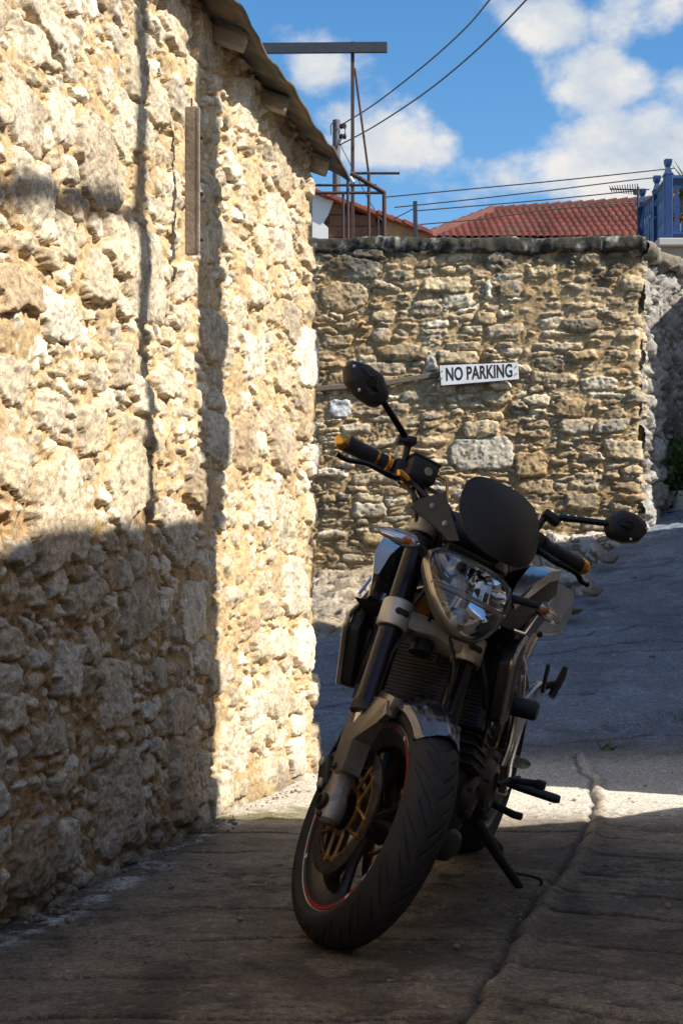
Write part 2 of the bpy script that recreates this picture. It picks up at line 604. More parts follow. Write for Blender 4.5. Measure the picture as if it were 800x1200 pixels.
# ground under and around everything (one sheet)
gx = np.concatenate([np.arange(-240, -8, 12.), np.arange(-8, 9, .5), np.arange(10, 241, 12.)])
gy_ = np.concatenate([np.arange(-240, -8, 12.), np.arange(-8, 16, .5), np.arange(17, 241, 8.)])
AX, AY = np.meshgrid(gx.astype(np.float32), gy_.astype(np.float32), indexing='ij')
AZ = np.minimum(gz(np.clip(AX, -3, 4), np.minimum(AY, 13.2)), 2.0) - .035 - .05 * sstep(2.2, 3.2, AY) * (AY < 13.4)
gcol = np.ones(AX.shape + (3,), np.float32) * np.array((.17, .145, .115), np.float32) * (1 + .2 * fbm(AX, AY, .4, 4, 500))[..., None]
tag(link('ground', grid_mesh('ground', AX, AY, AZ, gcol), M_STREET), kind='structure')

# ================================================================== left stone house
PAL_L = [(.74, .63, .46), (.62, .50, .34), (.80, .72, .58), (.54, .42, .27), (.71, .60, .45), (.77, .67, .50), (.50, .36, .22), (.50, .41, .30), (.69, .57, .40), (.80, .73, .61)]
MOR_L = (.44, .285, .14)
H_L = 2.66


def wall_path(pts, step, rnd=.05):
    d = []
    for a, b in zip(pts[:-1], pts[1:]):
        n = max(2, int(math.hypot(b[0] - a[0], b[1] - a[1]) / step))
        d += [(a[0] + (b[0] - a[0]) * i / n, a[1] + (b[1] - a[1]) * i / n) for i in range(n)]
    d.append(pts[-1])
    d = np.array(d)
    k = max(1, int(rnd / step))
    ker = np.hanning(2 * k + 3); ker /= ker.sum()
    q = np.stack([np.convolve(np.pad(d[:, i], k + 1, mode='edge'), ker, 'valid') for i in (0, 1)], 1)
    t = np.gradient(q, axis=0)
    ln = np.linalg.norm(t, axis=1, keepdims=True)
    t /= ln
    s = np.concatenate([[0], np.cumsum(np.linalg.norm(np.diff(q, axis=0), axis=1))])
    nrm = np.stack([t[:, 1], -t[:, 0]], 1)
    return q, nrm, s


def rubble_wall(name, pts, z0, z1, step, parent, material, rnd=.05, batter=0.0, post=None, ztop=None, **kw):
    q, nrm, s = wall_path(pts, step, rnd)
    zs = np.arange(z0, z1 + step * .5, step * .85)
    U, V = np.meshgrid(s.astype(np.float32), zs.astype(np.float32), indexing='ij')
    h, col, mk, e = masonry(U, V, **kw)
    if post is not None:
        h, col = post(U, V, h, col, mk, e)
    hb = h + batter * (1 - V / max(z1, .1))
    X = q[:, 0][:, None] + nrm[:, 0][:, None] * hb
    Y = q[:, 1][:, None] + nrm[:, 1][:, None] * hb
    Z = V if ztop is None else np.minimum(V, ztop(q[:, 1])[:, None] + .03)
    return link(name, grid_mesh(name, X, Y, Z, col), material, parent)


def lit_zone(U, V):
    # sunlit wall zone: mortar raised and painted lighter, shaded low part left deeper
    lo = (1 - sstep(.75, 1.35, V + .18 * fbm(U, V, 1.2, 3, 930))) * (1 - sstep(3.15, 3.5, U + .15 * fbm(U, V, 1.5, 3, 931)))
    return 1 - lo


house = thing('stone_house', 'pale rubble stone house along the left with a rusted sheet roof over its eave', 'house', (-.9, 3.8, 0))


def lpost(U, V, h, col, mk, e):
    bel = fbm(U, V, 1.1, 3, 901)
    h = h + .022 * bel
    pk_ = sstep(.30, .52, fbm(U, V * 1.4, 13, 4, 941, .55)) * (1 - .75 * mk) + sstep(.42, .6, fbm(U, V, 24, 3, 944)) * .35
    h = h - .015 * pk_
    oc = sstep(.35, .8, fbm(U, V, 1.7, 4, 905))[..., None]
    col = col + (np.array((.56, .42, .26), np.float32) - col) * oc * .40 * (1 - mk * .6)[..., None]
    fl = (lit_zone(U, V) * (1 - mk))[..., None]
    col = col + (np.array((.64, .47, .27), np.float32) * (1 + .22 * fbm(U, V, 12, 4, 932))[..., None] - col) * fl * .75  # sunlit brightness put into the mortar colour
    wht = sstep(.2, .8, fbm(U, V, 8, 5, 910, .6))[..., None] * mk[..., None]
    col = col + (np.array((.82, .77, .68), np.float32) - col) * wht * .30
    gr = sstep(.2, .7, fbm(U, V, 13, 5, 915, .65))[..., None] * mk[..., None]
    col = col * (1 - .20 * gr)
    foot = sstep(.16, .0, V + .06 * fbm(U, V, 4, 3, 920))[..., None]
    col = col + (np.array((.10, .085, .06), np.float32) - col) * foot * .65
    return h, col


def absl(o, par):
    """Keep world coordinates when parented to a translated empty."""
    o.matrix_parent_inverse = Matrix.Translation(-Vector(par.location))
    return o


def eave(y):
    y = np.asarray(y, dtype=np.float64)
    r = np.where(y > 2.4, -.3476 + .222 * (y - 5.5), -1.036 + .1958 * (y - 2.4))
    return r if r.ndim else float(r)


def eavez(y):
    y = np.asarray(y, dtype=np.float64)
    r = 2.826 - .0855 * (np.maximum(y, 2.4) - 5.5)
    return r if r.ndim else float(r)


WP = [(p[0] - .052, p[1] + .012) for p in (WA, WB_, WE, (-.16, 7.06), (-1.6, 7.45))]
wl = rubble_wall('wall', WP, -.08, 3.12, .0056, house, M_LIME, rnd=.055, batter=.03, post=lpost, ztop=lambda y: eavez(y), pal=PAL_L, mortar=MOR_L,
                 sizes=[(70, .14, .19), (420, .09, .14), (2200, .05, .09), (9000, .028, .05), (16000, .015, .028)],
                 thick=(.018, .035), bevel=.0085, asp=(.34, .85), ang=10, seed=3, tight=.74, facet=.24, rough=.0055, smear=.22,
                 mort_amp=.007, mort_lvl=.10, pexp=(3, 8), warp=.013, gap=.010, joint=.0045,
                 mort_add=lambda U, V: lit_zone(U, V) * (.0015 + .010 * fbm(U, V, 7, 4, 933)))
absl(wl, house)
wl2 = rubble_wall('wall', [(-2.55, -5.0), (-1.13, 2.40)], -.1, 3.1, .03, house, M_LIME, rnd=.03, batter=.03, post=lpost, pal=PAL_L, mortar=MOR_L,
                  sizes=[(200, .12, .2), (900, .06, .12), (3000, .03, .06)], thick=(.02, .05), bevel=.025, seed=5, tight=.8)
absl(wl2, house)
mb = MB()
core = [(-1.20, 2.4), (-.55, 5.74), (-.24, 6.9), (-1.65, 7.35), (-5.2, 7.3), (-6.6, -4.9), (-2.64, -4.98)]
mb.prism(core, 'xy', -.1, H_L - .02)
absl(mb.build('inner_wall', M_RENDER, house, smooth=False), house)
# roof: corrugated sheet that rises to the left from the eave line
ry = np.arange(-5.0, 7.19, .02).astype(np.float32)
rt = np.concatenate([np.linspace(0, .5, 14), np.linspace(.6, 3.4, 16)]).astype(np.float32)
RYY, RT = np.meshgrid(ry, rt, indexing='ij')
wav = .006 * np.sin(2 * PI * RYY / .22) + .006 * fbm(RYY, RT, 1.6, 3, 950)
sag = -.020 * np.exp(-RT / .06) * (1 + .5 * np.sin(2 * PI * (RYY - 5.75) / .67))
RX = eave(RYY) - RT * math.cos(R(19)) + .012 * fbm(RYY, RYY * 0, 3, 3, 955)
RZ = eavez(RYY) + RT * math.sin(R(19)) + wav + sag
roof_me = grid_mesh('roof', RX, RYY, RZ)
roof = absl(link('roof', roof_me, M_SHEET, house), house)
sm = roof.modifiers.new('sheet', 'SOLIDIFY'); sm.thickness = .012; sm.offset = 0
mb = MB()
mb.rings([[(-3.2, y, 3.78), (-6.6 - (.168 * (7.15 - y)) * .5, y, 2.62), (-3.2, y, 2.66)] for y in (-4.9, 7.1)])
absl(mb.build('roof', M_SHEET, house, smooth=False), house)
for y in (3.9, 4.52, 5.12, 5.745, 6.32, 7.0):
    mb = MB()
    xe = eave(y)
    rot = (0, R(19), R(-9.6))
    mb.box((xe - .235, y, eavez(y) - .052 + .07), (.40, .062 if y < 6.5 else .09, .05), (0, R(19), 0), .006)
    absl(mb.build('rafter', M_TIMBER, house, smooth=False), house)

# timber plank fixed upright on the left wall
pk = MB()
pq = P(219, 120, 5.25); pb = P(219, 295, 5.25)
xw = pq.x
pk.box((xw + .012, 5.30, (pq.z + pb.z) / 2), (.042, .026, pq.z - pb.z), (0, 0, R(-11)), .004)
pk.box((xw + .034, 5.286, (pq.z + pb.z) / 2), (.011, .010, pq.z - pb.z - .01), (0, 0, R(-11)), .003)
plank = pk.build('wooden_plank', M_TIMBER, None, smooth=False)
tag(plank, 'narrow grey weathered plank fixed upright high on the sunlit stone wall', 'plank')
for (zz, dx) in ((pq.z - .10, .0), (pb.z + .05, 0), (pb.z + .2, .0)):
    s = MB().lathe([(.004, 0), (.007, .006), (.007, .012), (.002, .014)], (xw + .036, 5.30, zz), 'x', 8)
    s.build('nail', M_RUST, plank)
s = MB().tube([(xw + .01, 5.30, pq.z - .01), (xw + .012, 5.30, pq.z + .03)], .0025, 6)
s.build('nail', M_RUST, plank)

# ================================================================== wall across the lane
YW = 12.0
bw = thing('boundary_wall', 'tall tan rubble wall across the end of the lane with a dark lichened coping', 'wall', (1.0, YW, 1.0))
PAL_F = [(.72, .57, .36), (.58, .44, .27), (.78, .66, .46), (.64, .46, .26), (.44, .33, .20), (.80, .71, .54), (.70, .51, .28), (.54, .46, .34), (.36, .28, .19)]
MOR_F = (.49, .345, .18)
ZB, ZT = .55, 3.40


def fpost(U, V, h, col, mk, e):
    h = h + .02 * fbm(U, V, .9, 3, 1001)
    top = sstep(2.75, 3.45, V + .25 * fbm(U, V, 2.5, 4, 1005))
    lic = sstep(.10, .55, fbm(U, V, 2.0, 5, 1010, .65) + top * .75 - .22)[..., None]
    col = col + (np.array((.075, .064, .052), np.float32) - col) * lic * (.30 + .55 * top)[..., None]
    spots = sstep(.35, .6, fbm(U, V, 11, 5, 1015, .7))[..., None]
    col = col + (np.array((.06, .05, .04), np.float32) - col) * spots * .5
    ora = sstep(.35, .8, fbm(U, V, 3.3, 4, 1020))[..., None]
    col = col + (np.array((.47, .27, .10), np.float32) - col) * ora * .35
    wh = sstep(.45, .8, fbm(U, V, 5, 5, 1025, .7))[..., None] * mk[..., None]
    col = col + (np.array((.56, .54, .49), np.float32) - col) * wh * .5
    gap = sstep(.006, .0, np.abs(e))[..., None]
    joint = sstep(-.2, .4, fbm(U, V, 2.1, 3, 1030))
    h = h - .012 * gap[..., 0] * joint
    grn = sstep(2.0, 1.2, V) * sstep(.0, .6, fbm(U, V, 3, 4, 1040))
    col = col + (np.array((.20, .16, .09), np.float32) - col) * (grn * .5)[..., None]
    return h, col


xl0 = -1.3
def gs(px, py, wpx, hpx, pe=4, th=0):      # a given stone by photo pixel on the far wall
    p = P(px, py, YW)
    return (p.x - xl0, p.z, wpx / 2 * YW / FPX, hpx / 2 * YW / FPX, th, pe)


given = [gs(563, 531, 78, 40, 3.2, .02), gs(622, 545, 40, 30, 4), gs(414, 315, 66, 26, 3.5), gs(404, 348, 60, 34, 2.6),
         gs(398, 478, 26, 22, 4), gs(522, 335, 60, 18, 5), gs(506, 427, 14, 22, 5), gs(571, 341, 9, 24, 6), gs(597, 340, 30, 22, 3),
         gs(445, 394, 28, 18, 3), gs(668, 478, 36, 22, 4), gs(470, 415, 60, 22, 3), gs(432, 300, 40, 14, 5)]
fw = rubble_wall('wall', [(xl0, YW), (2.185, YW), (2.26, YW + .09)], ZB, ZT, .0092, bw, M_FAR, rnd=.01, post=fpost, pal=PAL_F, mortar=MOR_F,
                 sizes=[(40, .13, .18), (500, .085, .14), (4000, .05, .09), (12000, .03, .055), (24000, .016, .032)], thick=(.018, .040), bevel=.007,
                 asp=(.15, .5), ang=5, seed=12, tight=.62, facet=.20, rough=.008, smear=.18, mort_amp=.007, mort_lvl=.06, given=given, warp=.010, pexp=(3.5, 9), gap=.010, joint=.0035,
                 given_col={0: (.60, .54, .43), 1: (.52, .36, .19), 2: (.48, .42, .32), 4: (.66, .66, .66), 6: (.66, .6, .46), 7: (.68, .62, .5), 10: (.48, .34, .19)})
absl(fw, bw)
PAL_S = [(.42, .40, .37), (.36, .34, .31), (.48, .46, .43), (.32, .29, .26), (.5, .47, .42)]


def spost(U, V, h, col, mk, e):
    rib = np.abs(fbm(U * 2.4, V * .55, 9, 4, 1101, .6))
    h = h + .03 * fbm(U, V, 1.6, 4, 1105) + .02 * rib
    d = sstep(.2, .7, fbm(U, V, 4, 5, 1110, .65))[..., None]
    col = col + (np.array((.09, .085, .08), np.float32) - col) * d * .7
    return h, col


dvx, dvy = .48, .877
sw = rubble_wall('wall', [(2.19, YW + .03), (2.235, YW + .07), (2.235 + 2.6 * dvx, YW + .07 + 2.6 * dvy)], 1.1, 3.40, .0125, bw, M_FAR, rnd=.02, post=spost, pal=PAL_S,
                 mortar=(.20, .175, .14), sizes=[(200, .07, .12), (1500, .035, .07), (4000, .018, .035)], thick=(.03, .075), bevel=.016, asp=(.5, 1.5), ang=30,
                 seed=31, tight=.75, facet=.35, rough=.016, smear=.2, mort_amp=.014, mort_lvl=.05, pexp=(3, 7))
absl(sw, bw)
mb = MB()
cw = [(-2.2, YW + .05), (2.15, YW + .05), (2.22 + 2.6 * dvx - .06, YW + .12 + 2.6 * dvy), (2.28 + 2.6 * dvx - .5, YW + .4 + 2.6 * dvy), (2.0, YW + .5), (-2.2, YW + .5)]
mb.prism(cw, 'xy', .2, ZT)
absl(mb.build('inner_wall', M_RENDER, bw, smooth=False), bw)


# coping: rough weathered slab course, dark lichen
def coping(pts, name, dark, z0, z1, ov, seed, amp=.024):
    q, nrm, s = wall_path(pts, .012, .02)
    prof = [(-.0, z0), (ov * .6, z0 - .004), (ov, z0 + .012), (ov * 1.05, (z0 + z1) / 2), (ov * .9, z1 - .015), (ov * .4, z1), (-.2, z1 + .012), (-.45, z1), (-.45, z0)]
    pr = []
    for a, b in zip(prof[:-1], prof[1:]):
        k = max(1, int(math.hypot(b[0] - a[0], b[1] - a[1]) / .014))
        pr += [(a[0] + (b[0] - a[0]) * i / k, a[1] + (b[1] - a[1]) * i / k) for i in range(k)]
    pr.append(prof[-1])
    pr = np.array(pr, np.float32)
    U, W = np.meshgrid(s.astype(np.float32), np.arange(len(pr)).astype(np.float32) * .014, indexing='ij')
    nz_ = fbm(U, W, 7, 5, seed, .6); n2 = fbm(U, W, 2.2, 3, seed + 5)
    sj = s / .8 + .35 * np.sin(s * 2.3)
    slabs = np.floor(sj).astype(int)
    rg = np.random.default_rng(seed)
    jut = rg.uniform(-.012, .012, slabs.max() + 2)[slabs][:, None]
    joint = np.exp(-((sj % 1 - .5) / .008) ** 2)[:, None]
    o = pr[:, 0][None, :] + (amp * nz_ + amp * 20 * jut - .015 * joint) * (pr[:, 0] > -.05)[None, :]
    z = pr[:, 1][None, :] + amp * .6 * fbm(U, W, 5, 5, seed + 9, .6) + .012 * n2
    X = q[:, 0][:, None] + nrm[:, 0][:, None] * o
    Y = q[:, 1][:, None] + nrm[:, 1][:, None] * o
    c0 = np.array(dark, np.float32); c1 = np.array((.26, .25, .22), np.float32)
    k = sstep(.15, .6, fbm(U, W, 13, 5, seed + 20, .7))[..., None]
    c = c0 * (1 - k) + c1 * k
    c *= (1 + .3 * nz_)[..., None]
    return link(name, grid_mesh(name, X, Y, z, np.clip(c, .012, .9)), M_FAR, bw)


absl(coping([(-1.4, YW), (2.25, YW)], 'coping', (.050, .046, .036), 3.365, 3.475, .055, 1201), bw)
absl(coping([(2.20, YW - .03), (2.28 + 2.5 * dvx, YW + .05 + 2.5 * dvy)], 'coping', (.20, .17, .13), 3.35, 3.44, .07, 1251, .05), bw)
# timber lacing strip let into the wall
mb = MB()
a, b = P(366, 456, YW - .028), P(452, 449, YW - .028)
c = P(516, 438, YW - .028)
for u, v in ((a, b), (b, c)):
    m_ = (u + v) / 2
    mb.box(m_, ((v - u).length + .01, .02, .040), (0, -math.atan2(v.z - u.z, v.x - u.x), 0), .006)
absl(mb.build('tie_beam', mat('grey_timber', (.17, .135, .10), .9, var=.3, scale=14, bump=.6, bscale=50), bw, smooth=False), bw)

# ------------------------------------------------------------------ NO PARKING sign
YS = YW - .075
c0, c1, c2, c3 = P(514.5, 428.5, YS), P(606.5, 425, YS), P(607.5, 444.5, YS), P(516.5, 452, YS)
sg = thing('parking_sign', 'white board reading NO PARKING in black stencil capitals on the far wall', 'sign', ((c0.x + c2.x) / 2, YS, (c0.z + c2.z) / 2))
ctr = Vector(sg.location)
mb = MB()
pts = [((p - ctr).x, (p - ctr).z) for p in (c0, c1, c2, c3)]
mb.prism(pts, 'xz', -.006, .006, .002)
mb.build('board', M_SIGNW, sg, smooth=False)
mb = MB()
big = [(p[0] * 1.012, p[1] * 1.05) for p in pts]
mb.prism(big, 'xz', .0075, .02)
mb.build('backing_frame', mat('dark_sign_frame', (.05, .05, .055), .6), sg, smooth=False)
tcu = bpy.data.curves.new('no_parking_text', 'FONT')
tcu.body = 'NO PARKING'
tcu.size = .135
tcu.align_x = 'CENTER'; tcu.align_y = 'CENTER'
tcu.offset = .0035
tcu.extrude = .001
tcu.space_character = 1.02
to = bpy.data.objects.new('txt', tcu)
COL.objects.link(to)
bpy.context.view_layer.update()
dg = bpy.context.evaluated_depsgraph_get()
tme = bpy.data.meshes.new_from_object(to.evaluated_get(dg))
bpy.data.objects.remove(to)
xsv = [v.co.x for v in tme.vertices]; ysv = [v.co.y for v in tme.vertices]
wx = (c1 - c0).length * .845 / (max(xsv) - min(xsv)); wy = .100 / (max(ysv) - min(ysv))
ym = (max(ysv) + min(ysv)) / 2; xm = (max(xsv) + min(xsv)) / 2
ang0 = math.atan2((c1.z + c2.z - c0.z - c3.z) / 2, c1.x - c0.x)
for v in tme.vertices:
    x, y = (v.co.x - xm) * wx, (v.co.y - ym) * wy
    v.co = Vector((x * math.cos(ang0) - y * math.sin(ang0) * .6, -.0068 - v.co.z * .3, x * math.sin(ang0) + y))
tme.name = 'lettering'
link('lettering', tme, M_BLACKP, sg)
# stencil bridges: thin gaps left white across the strokes
mb = MB()
L0 = (c1 - c0).length * .845
for fx, vert in ():
    x = (fx - .5) * L0
    if vert:
        mb.box((x * math.cos(ang0), -.0105, x * math.sin(ang0)), (.006, .0012, .108), (0, -ang0, 0))
for fx in (-.47, .47):
    for fz in (.22, -.22):
        x = fx * (c1 - c0).length
        MB().lathe([(.004, -.012), (.004, -.006)], (x, 0, x * math.tan(ang0) + fz * .12), 'y', 10).build('screw', M_RUST, sg)

# ================================================================== rubble bank along the foot of the far wall
bx = np.arange(-.5, 2.45, .0095).astype(np.float32); by = np.arange(8.7, 12.02, .0105).astype(np.float32)
BX, BY = np.meshgrid(bx, by, indexing='ij')
h, col, mk, e = masonry(BX, BY, [(120, .10, .20), (400, .06, .12), (2500, .035, .07), (5000, .02, .04), (9000, .010, .02)],
                        [(.56, .50, .43), (.36, .30, .24), (.66, .61, .54), (.42, .33, .24), (.60, .56, .52)], (.16, .12, .08), thick=(.03, .10), bevel=.03,
                        asp=(.45, 1.0), ang=35, seed=55, tight=.75, facet=.35, rough=.012, smear=.4, mort_amp=.022, mort_lvl=.25, warp=.02)
e1 = gpt(762, 612); e2 = gpt(703, 665); e3 = gpt(672, 712); e4 = gpt(612, 752)
edge = np.interp(BY, [e4[1] - .4, e4[1], e3[1], e2[1], e1[1], 12.1], [e4[0] - 1.4, e4[0] - .12, e3[0], e2[0], e1[0], e1[0] + .0])
inn = (edge - BX) + .10 * fbm(BX, BY, 3, 4, 560)
yin = BY - (9.85 - .55 * sstep(.3, .9, BX)) + .16 * fbm(BX, BY, 2.6, 4, 565)
msk = sstep(-.06, .16, inn) * sstep(-.05, .35, yin)
lowk = sstep(.35, 1.0, BX)
BZ = gz(BX, BY) - .09 + msk * (.10 + h * (.55 + .45 * lowk) + .03 * fbm(BX, BY, 1.8, 3, 570))
col = col + (np.array((.40, .32, .21), np.float32) * (1 + .5 * fbm(BX, BY, 18, 4, 575))[..., None] - col) * (.5 * (1 - lowk))[..., None]
tag(link('rubble_bank', grid_mesh('rubble_bank', BX, BY, BZ, col), M_FAR), kind='structure')


# loose rocks
def rock_mesh(seed, flat=.55):
    bm = bmesh.new()
    bmesh.ops.create_icosphere(bm, subdivisions=4, radius=1)
    rg = random.Random(seed)
    planes = [(Vector((rg.gauss(0, 1), rg.gauss(0, 1), rg.gauss(0, 1))).normalized(), rg.uniform(.55, .9)) for _ in range(9)]
    for v in bm.verts:
        p = v.co.copy()
        for n_, d in planes:
            k = p.dot(n_)
            if k > d: p -= n_ * (k - d) * .92
        v.co = p
    co = np.array([v.co for v in bm.verts], np.float32)
    nz_ = fbm(co[:, 0] + co[:, 2] * .7, co[:, 1] - co[:, 2] * .6, 2.6, 5, seed, .6)
    for v, k in zip(bm.verts, nz_):
        v.co *= 1 + .07 * float(k)
        v.co.z *= flat
    me = bpy.data.meshes.new('rock')
    bm.to_mesh(me); bm.free()
    me.polygons.foreach_set('use_smooth', np.ones(len(me.polygons), dtype=bool))
    me.set_sharp_from_angle(angle=R(28))
    return me


M_ROCK = mat('pale_limestone_rock', (.42, .39, .35), .9, var=.25, scale=9, bump=.7, bscale=30, dirt=(.24, .20, .16), dscale=4)
M_ROCKB = mat('brown_limestone_rock', (.33, .25, .17), .9, var=.3, scale=9, bump=.7, bscale=30, dirt=(.18, .14, .10), dscale=4)
for i, (px, py, w, d, fl, m_, lab) in enumerate([
        (650, 694, 62, .8, .30, M_ROCK, 'large pale flat slab lying on the bank of rubble just right of the motorcycle tail'),
        (655, 606, 24, .8, .9, M_ROCK, 'upright pale rock against the foot of the far wall above the right mirror arm'),
        (632, 601, 13, .8, 1.1, M_ROCK, 'small whitish upright stone at the wall foot just right of the dark screen'),
        (680, 604, 26, .8, .7, M_ROCKB, 'rounded brownish rock at the wall foot just left of the lower mirror'),
        (668, 652, 42, .7, .35, M_ROCK, 'flat grey slab on the rubble bank below the lower mirror'),
        (640, 628, 40, .7, .35, M_ROCK, 'long bluish flat stone on the bank behind the left handgrip'),
        (712, 663, 30, .7, .4, M_ROCKB, 'flat stone at the road edge under the lower mirror'),
        (694, 703, 26, .8, .6, M_ROCKB, 'brown lump of rock at the edge of the road, right end of the rubble'),
        (640, 712, 40, .6, .3, M_ROCK, 'thin layered slab on the rubble in front of the large pale slab'),
        (665, 725, 40, .6, .3, M_ROCKB, 'thin brown slab at the lowest end of the rubble bank'),
        (763, 768, 8, .9, .7, M_ROCKB, 'small yellowish stone lying alone on the blue-grey upper road'),
        (742, 675, 9, .9, .5, M_ROCK, 'tiny pale stone lying alone far up the road'),
        (281, 1076, 9, .9, .5, M_ROCK, 'pale pebble on the dark slab between left wall and front tyre')]):
    g = gpt(px, py + (2 if i > 9 else 4))
    me = rock_mesh(700 + i, fl)
    o = link('rock', me, m_)
    s = w / 2 * g[1] / FPX
    o.scale = (s, s * d, s)
    o.rotation_euler = (random.uniform(-.1, .1), random.uniform(-.1, .1), random.uniform(-.4, .4))
    bank = .06 if i < 10 else 0
    o.location = (g[0], g[1], gz1(*g) + bank + s * fl * .35)
    tag(o, lab, 'rock', 'loose rocks on the road and the rubble bank')

# loose grit along the wall foot and scattered on the concrete
gm = MB()
rg = random.Random(77)
for i in range(520):
    if i < 300:
        u = rg.uniform(0, 1)
        a, b = (WA, WB_) if rg.random() < .8 else (WB_, WE)
        x = a[0] + (b[0] - a[0]) * u + abs(rg.gauss(.02, .05)); y = a[1] + (b[1] - a[1]) * u
    else:
        y = rg.uniform(2.9, 9); x = rg.uniform(-.2 * y, .21 * y)
    s = rg.uniform(.002, .0065) if rg.random() < .85 else rg.uniform(.006, .012)
    bm = bmesh.new(); bmesh.ops.create_icosphere(bm, subdivisions=1, radius=s)
    for v in bm.verts: v.co = Vector((v.co.x * 1.2, v.co.y, v.co.z * .7)) * rg.uniform(.7, 1.2)
    gm.bm(bm, Matrix.Translation((x, y, gz1(x, y) + s * .4)) @ Matrix.Rotation(rg.uniform(0, 6), 4, 'Z'))
tag(gm.build('loose_grit', M_ROCKB, None, smooth=False), kind='stuff')
# ================================================================== behind the wall
# raised ground behind the boundary wall
ax = np.concatenate([np.arange(-120, -6, 6.), np.arange(-6, 9, .5), np.arange(9, 121, 6.)]).astype(np.float32)
ay = np.concatenate([np.arange(12.45, 30, .5), np.arange(30, 200, 6.)]).astype(np.float32)
TX, TY = np.meshgrid(ax, ay, indexing='ij')
TZ = 3.05 + .03 * fbm(TX, TY, .5, 3, 80) - np.where((TX > 2.0 + .55 * (TY - 12)) & (TY < 15.4), 1.3, 0)
tcol = np.ones(TX.shape + (3,), np.float32) * np.array((.2, .17, .12), np.float32)
tag(link('raised_ground', grid_mesh('raised_ground', TX, TY, TZ, tcol), M_FAR), kind='structure')

# ---- shed with red-brown board wall, left
sh = thing('wooden_shed', 'small shed with red-brown board wall and a sloping verge behind the far wall', 'shed', (-.2, 15.0, 3.0))
mb = MB()
pA, pB, pC = P(371, 229, 15), P(372, 224, 15), P(503, 275, 15)
z0 = 3.0
x0_ = P(386, 0, 15).x; x1_ = pC.x
def vz(x): return P(372, 227, 15).z + (x - P(372, 0, 15).x) * (P(500, 272, 15).z - P(372, 227, 15).z) / (P(500, 0, 15).x - P(372, 0, 15).x)
xm1 = P(447, 0, 15).x
brd = np.arange(z0, vz(x0_), .105)
for i, z in enumerate(brd):                      # horizontal boards, cut off by the verge
    zt = z + .1
    xe = min(xm1, x0_ + (vz(x0_) - zt - .01) / max(1e-6, (vz(x0_) - vz(x1_))) * (x1_ - x0_))
    if xe > x0_ + .05:
        mb.box(((x0_ + xe) / 2, 15 + random.uniform(0, .012), z + .05), (xe - x0_, .03, .099), (0, random.uniform(-.006, .006), 0), .004)
absl(mb.build('wall', M_WOODR, sh, smooth=False), sh)
mb = MB()
mb.prism([(xm1 + .004, z0), (x1_, z0), (x1_, vz(x1_) - .02), (xm1 + .004, vz(xm1) - .02)], 'xz', 14.99, 15.1)
absl(mb.build('wall', mat('ochre_plaster', (.42, .25, .13), .9, var=.35, scale=4, bump=.5, dirt=(.25, .10, .05), dscale=3), sh, smooth=False), sh)
mb = MB()
xa = P(366, 0, 15).x
mb.prism([(xa, z0), (x0_ - .01, z0), (x0_ - .01, P(0, 268, 15).z), (x0_ - .06, P(0, 262, 15).z), (x0_ - .01, P(0, 252, 15).z), (x0_ + .05, P(0, 232, 15).z), (xa, P(0, 229, 15).z)], 'xz', 14.97, 15.1)
absl(mb.build('white_patch', M_WHITE, sh, smooth=False), sh)
mb = MB()
mb.prism([(xa - 1.6, z0), (x1_ - .01, z0), (x1_ - .01, vz(x1_) - .03), (xa, vz(xa) - .03), (xa - 1.6, vz(xa) - .03)], 'xz', 15.13, 17.5)
absl(mb.build('inner_wall', M_RENDER, sh, smooth=False), sh)
mb = MB()                                       # verge tiles along the slope
n = 9
for i in range(n):
    a = xa + (x1_ - xa) * i / n; b = xa + (x1_ - xa) * (i + 1) / n + .03
    za, zb = vz(a) + .012, vz(b) - .004
    mb.prism([(a, za - .028), (b, zb - .028), (b, zb + .012), (a, za + .012)], 'xz', 14.9 - .01 * (i % 2), 17.55, .004)
absl(mb.build('roof', M_TILE, sh, smooth=False), sh)

# ---- house with red tiled roof
M_TILED = mat('old_ridge_tile', (.15, .045, .033), .85, var=.4, scale=3, bump=.4, dirt=(.08, .04, .03), dscale=4)
th = thing('tiled_house', 'low house whose red clay tile roof rises behind the far wall', 'house', (3, 22, 3))
Yr = 38.0
ridL, ridR = P(575, 250, Yr + 3.6), P(760, 238, Yr + 3.6)
eavL, eavR = P(498, 283, Yr), P(775, 283, Yr)
nu, nv = 520, 72
uu, vv = np.meshgrid(np.linspace(0, 1, nu), np.linspace(0, 1, nv), indexing='ij')
def lerp(a, b, t): return a + (b - a) * t
EX = lerp(eavL.x, eavR.x, uu); EZ = lerp(eavL.z, eavR.z, uu)
RXX = lerp(ridL.x, ridR.x, uu); RZZ = lerp(ridL.z, ridR.z, uu)
X = lerp(EX, RXX, vv); Y = lerp(Yr, Yr + 3.6, vv); Z = lerp(EZ, RZZ, vv)
rows = 7.5
rr = vv * rows
xw_ = X / .17 + .0 * np.floor(rr)
rnd_ = vnoise(np.floor(X / .17).astype(np.float32) + .5, np.floor(rr).astype(np.float32) + .5, 71)
Z = Z + .055 * np.abs(np.sin(PI * xw_)) ** .8 + .09 * (1 - rr % 1) + .035 * (rnd_ - .5)
tc_ = np.ones(X.shape + (3,), np.float32) * np.array((.125, .036, .027), np.float32) * (.45 + 1.1 * rnd_)[..., None]
tc_ = tc_ + (np.array((.10, .05, .04), np.float32) - tc_) * (sstep(.3, .7, fbm(X.astype(np.float32), Y.astype(np.float32) * 2, 2.2, 4, 72)) * .7)[..., None]
absl(link('roof', grid_mesh('roof', X.astype(np.float32), Y.astype(np.float32), Z.astype(np.float32), tc_), attr_mat('roof_tiles', rough=.85, scale=20, bscale=60, bump=.4, var=.2), th), th)
mb = MB()
nr = 14
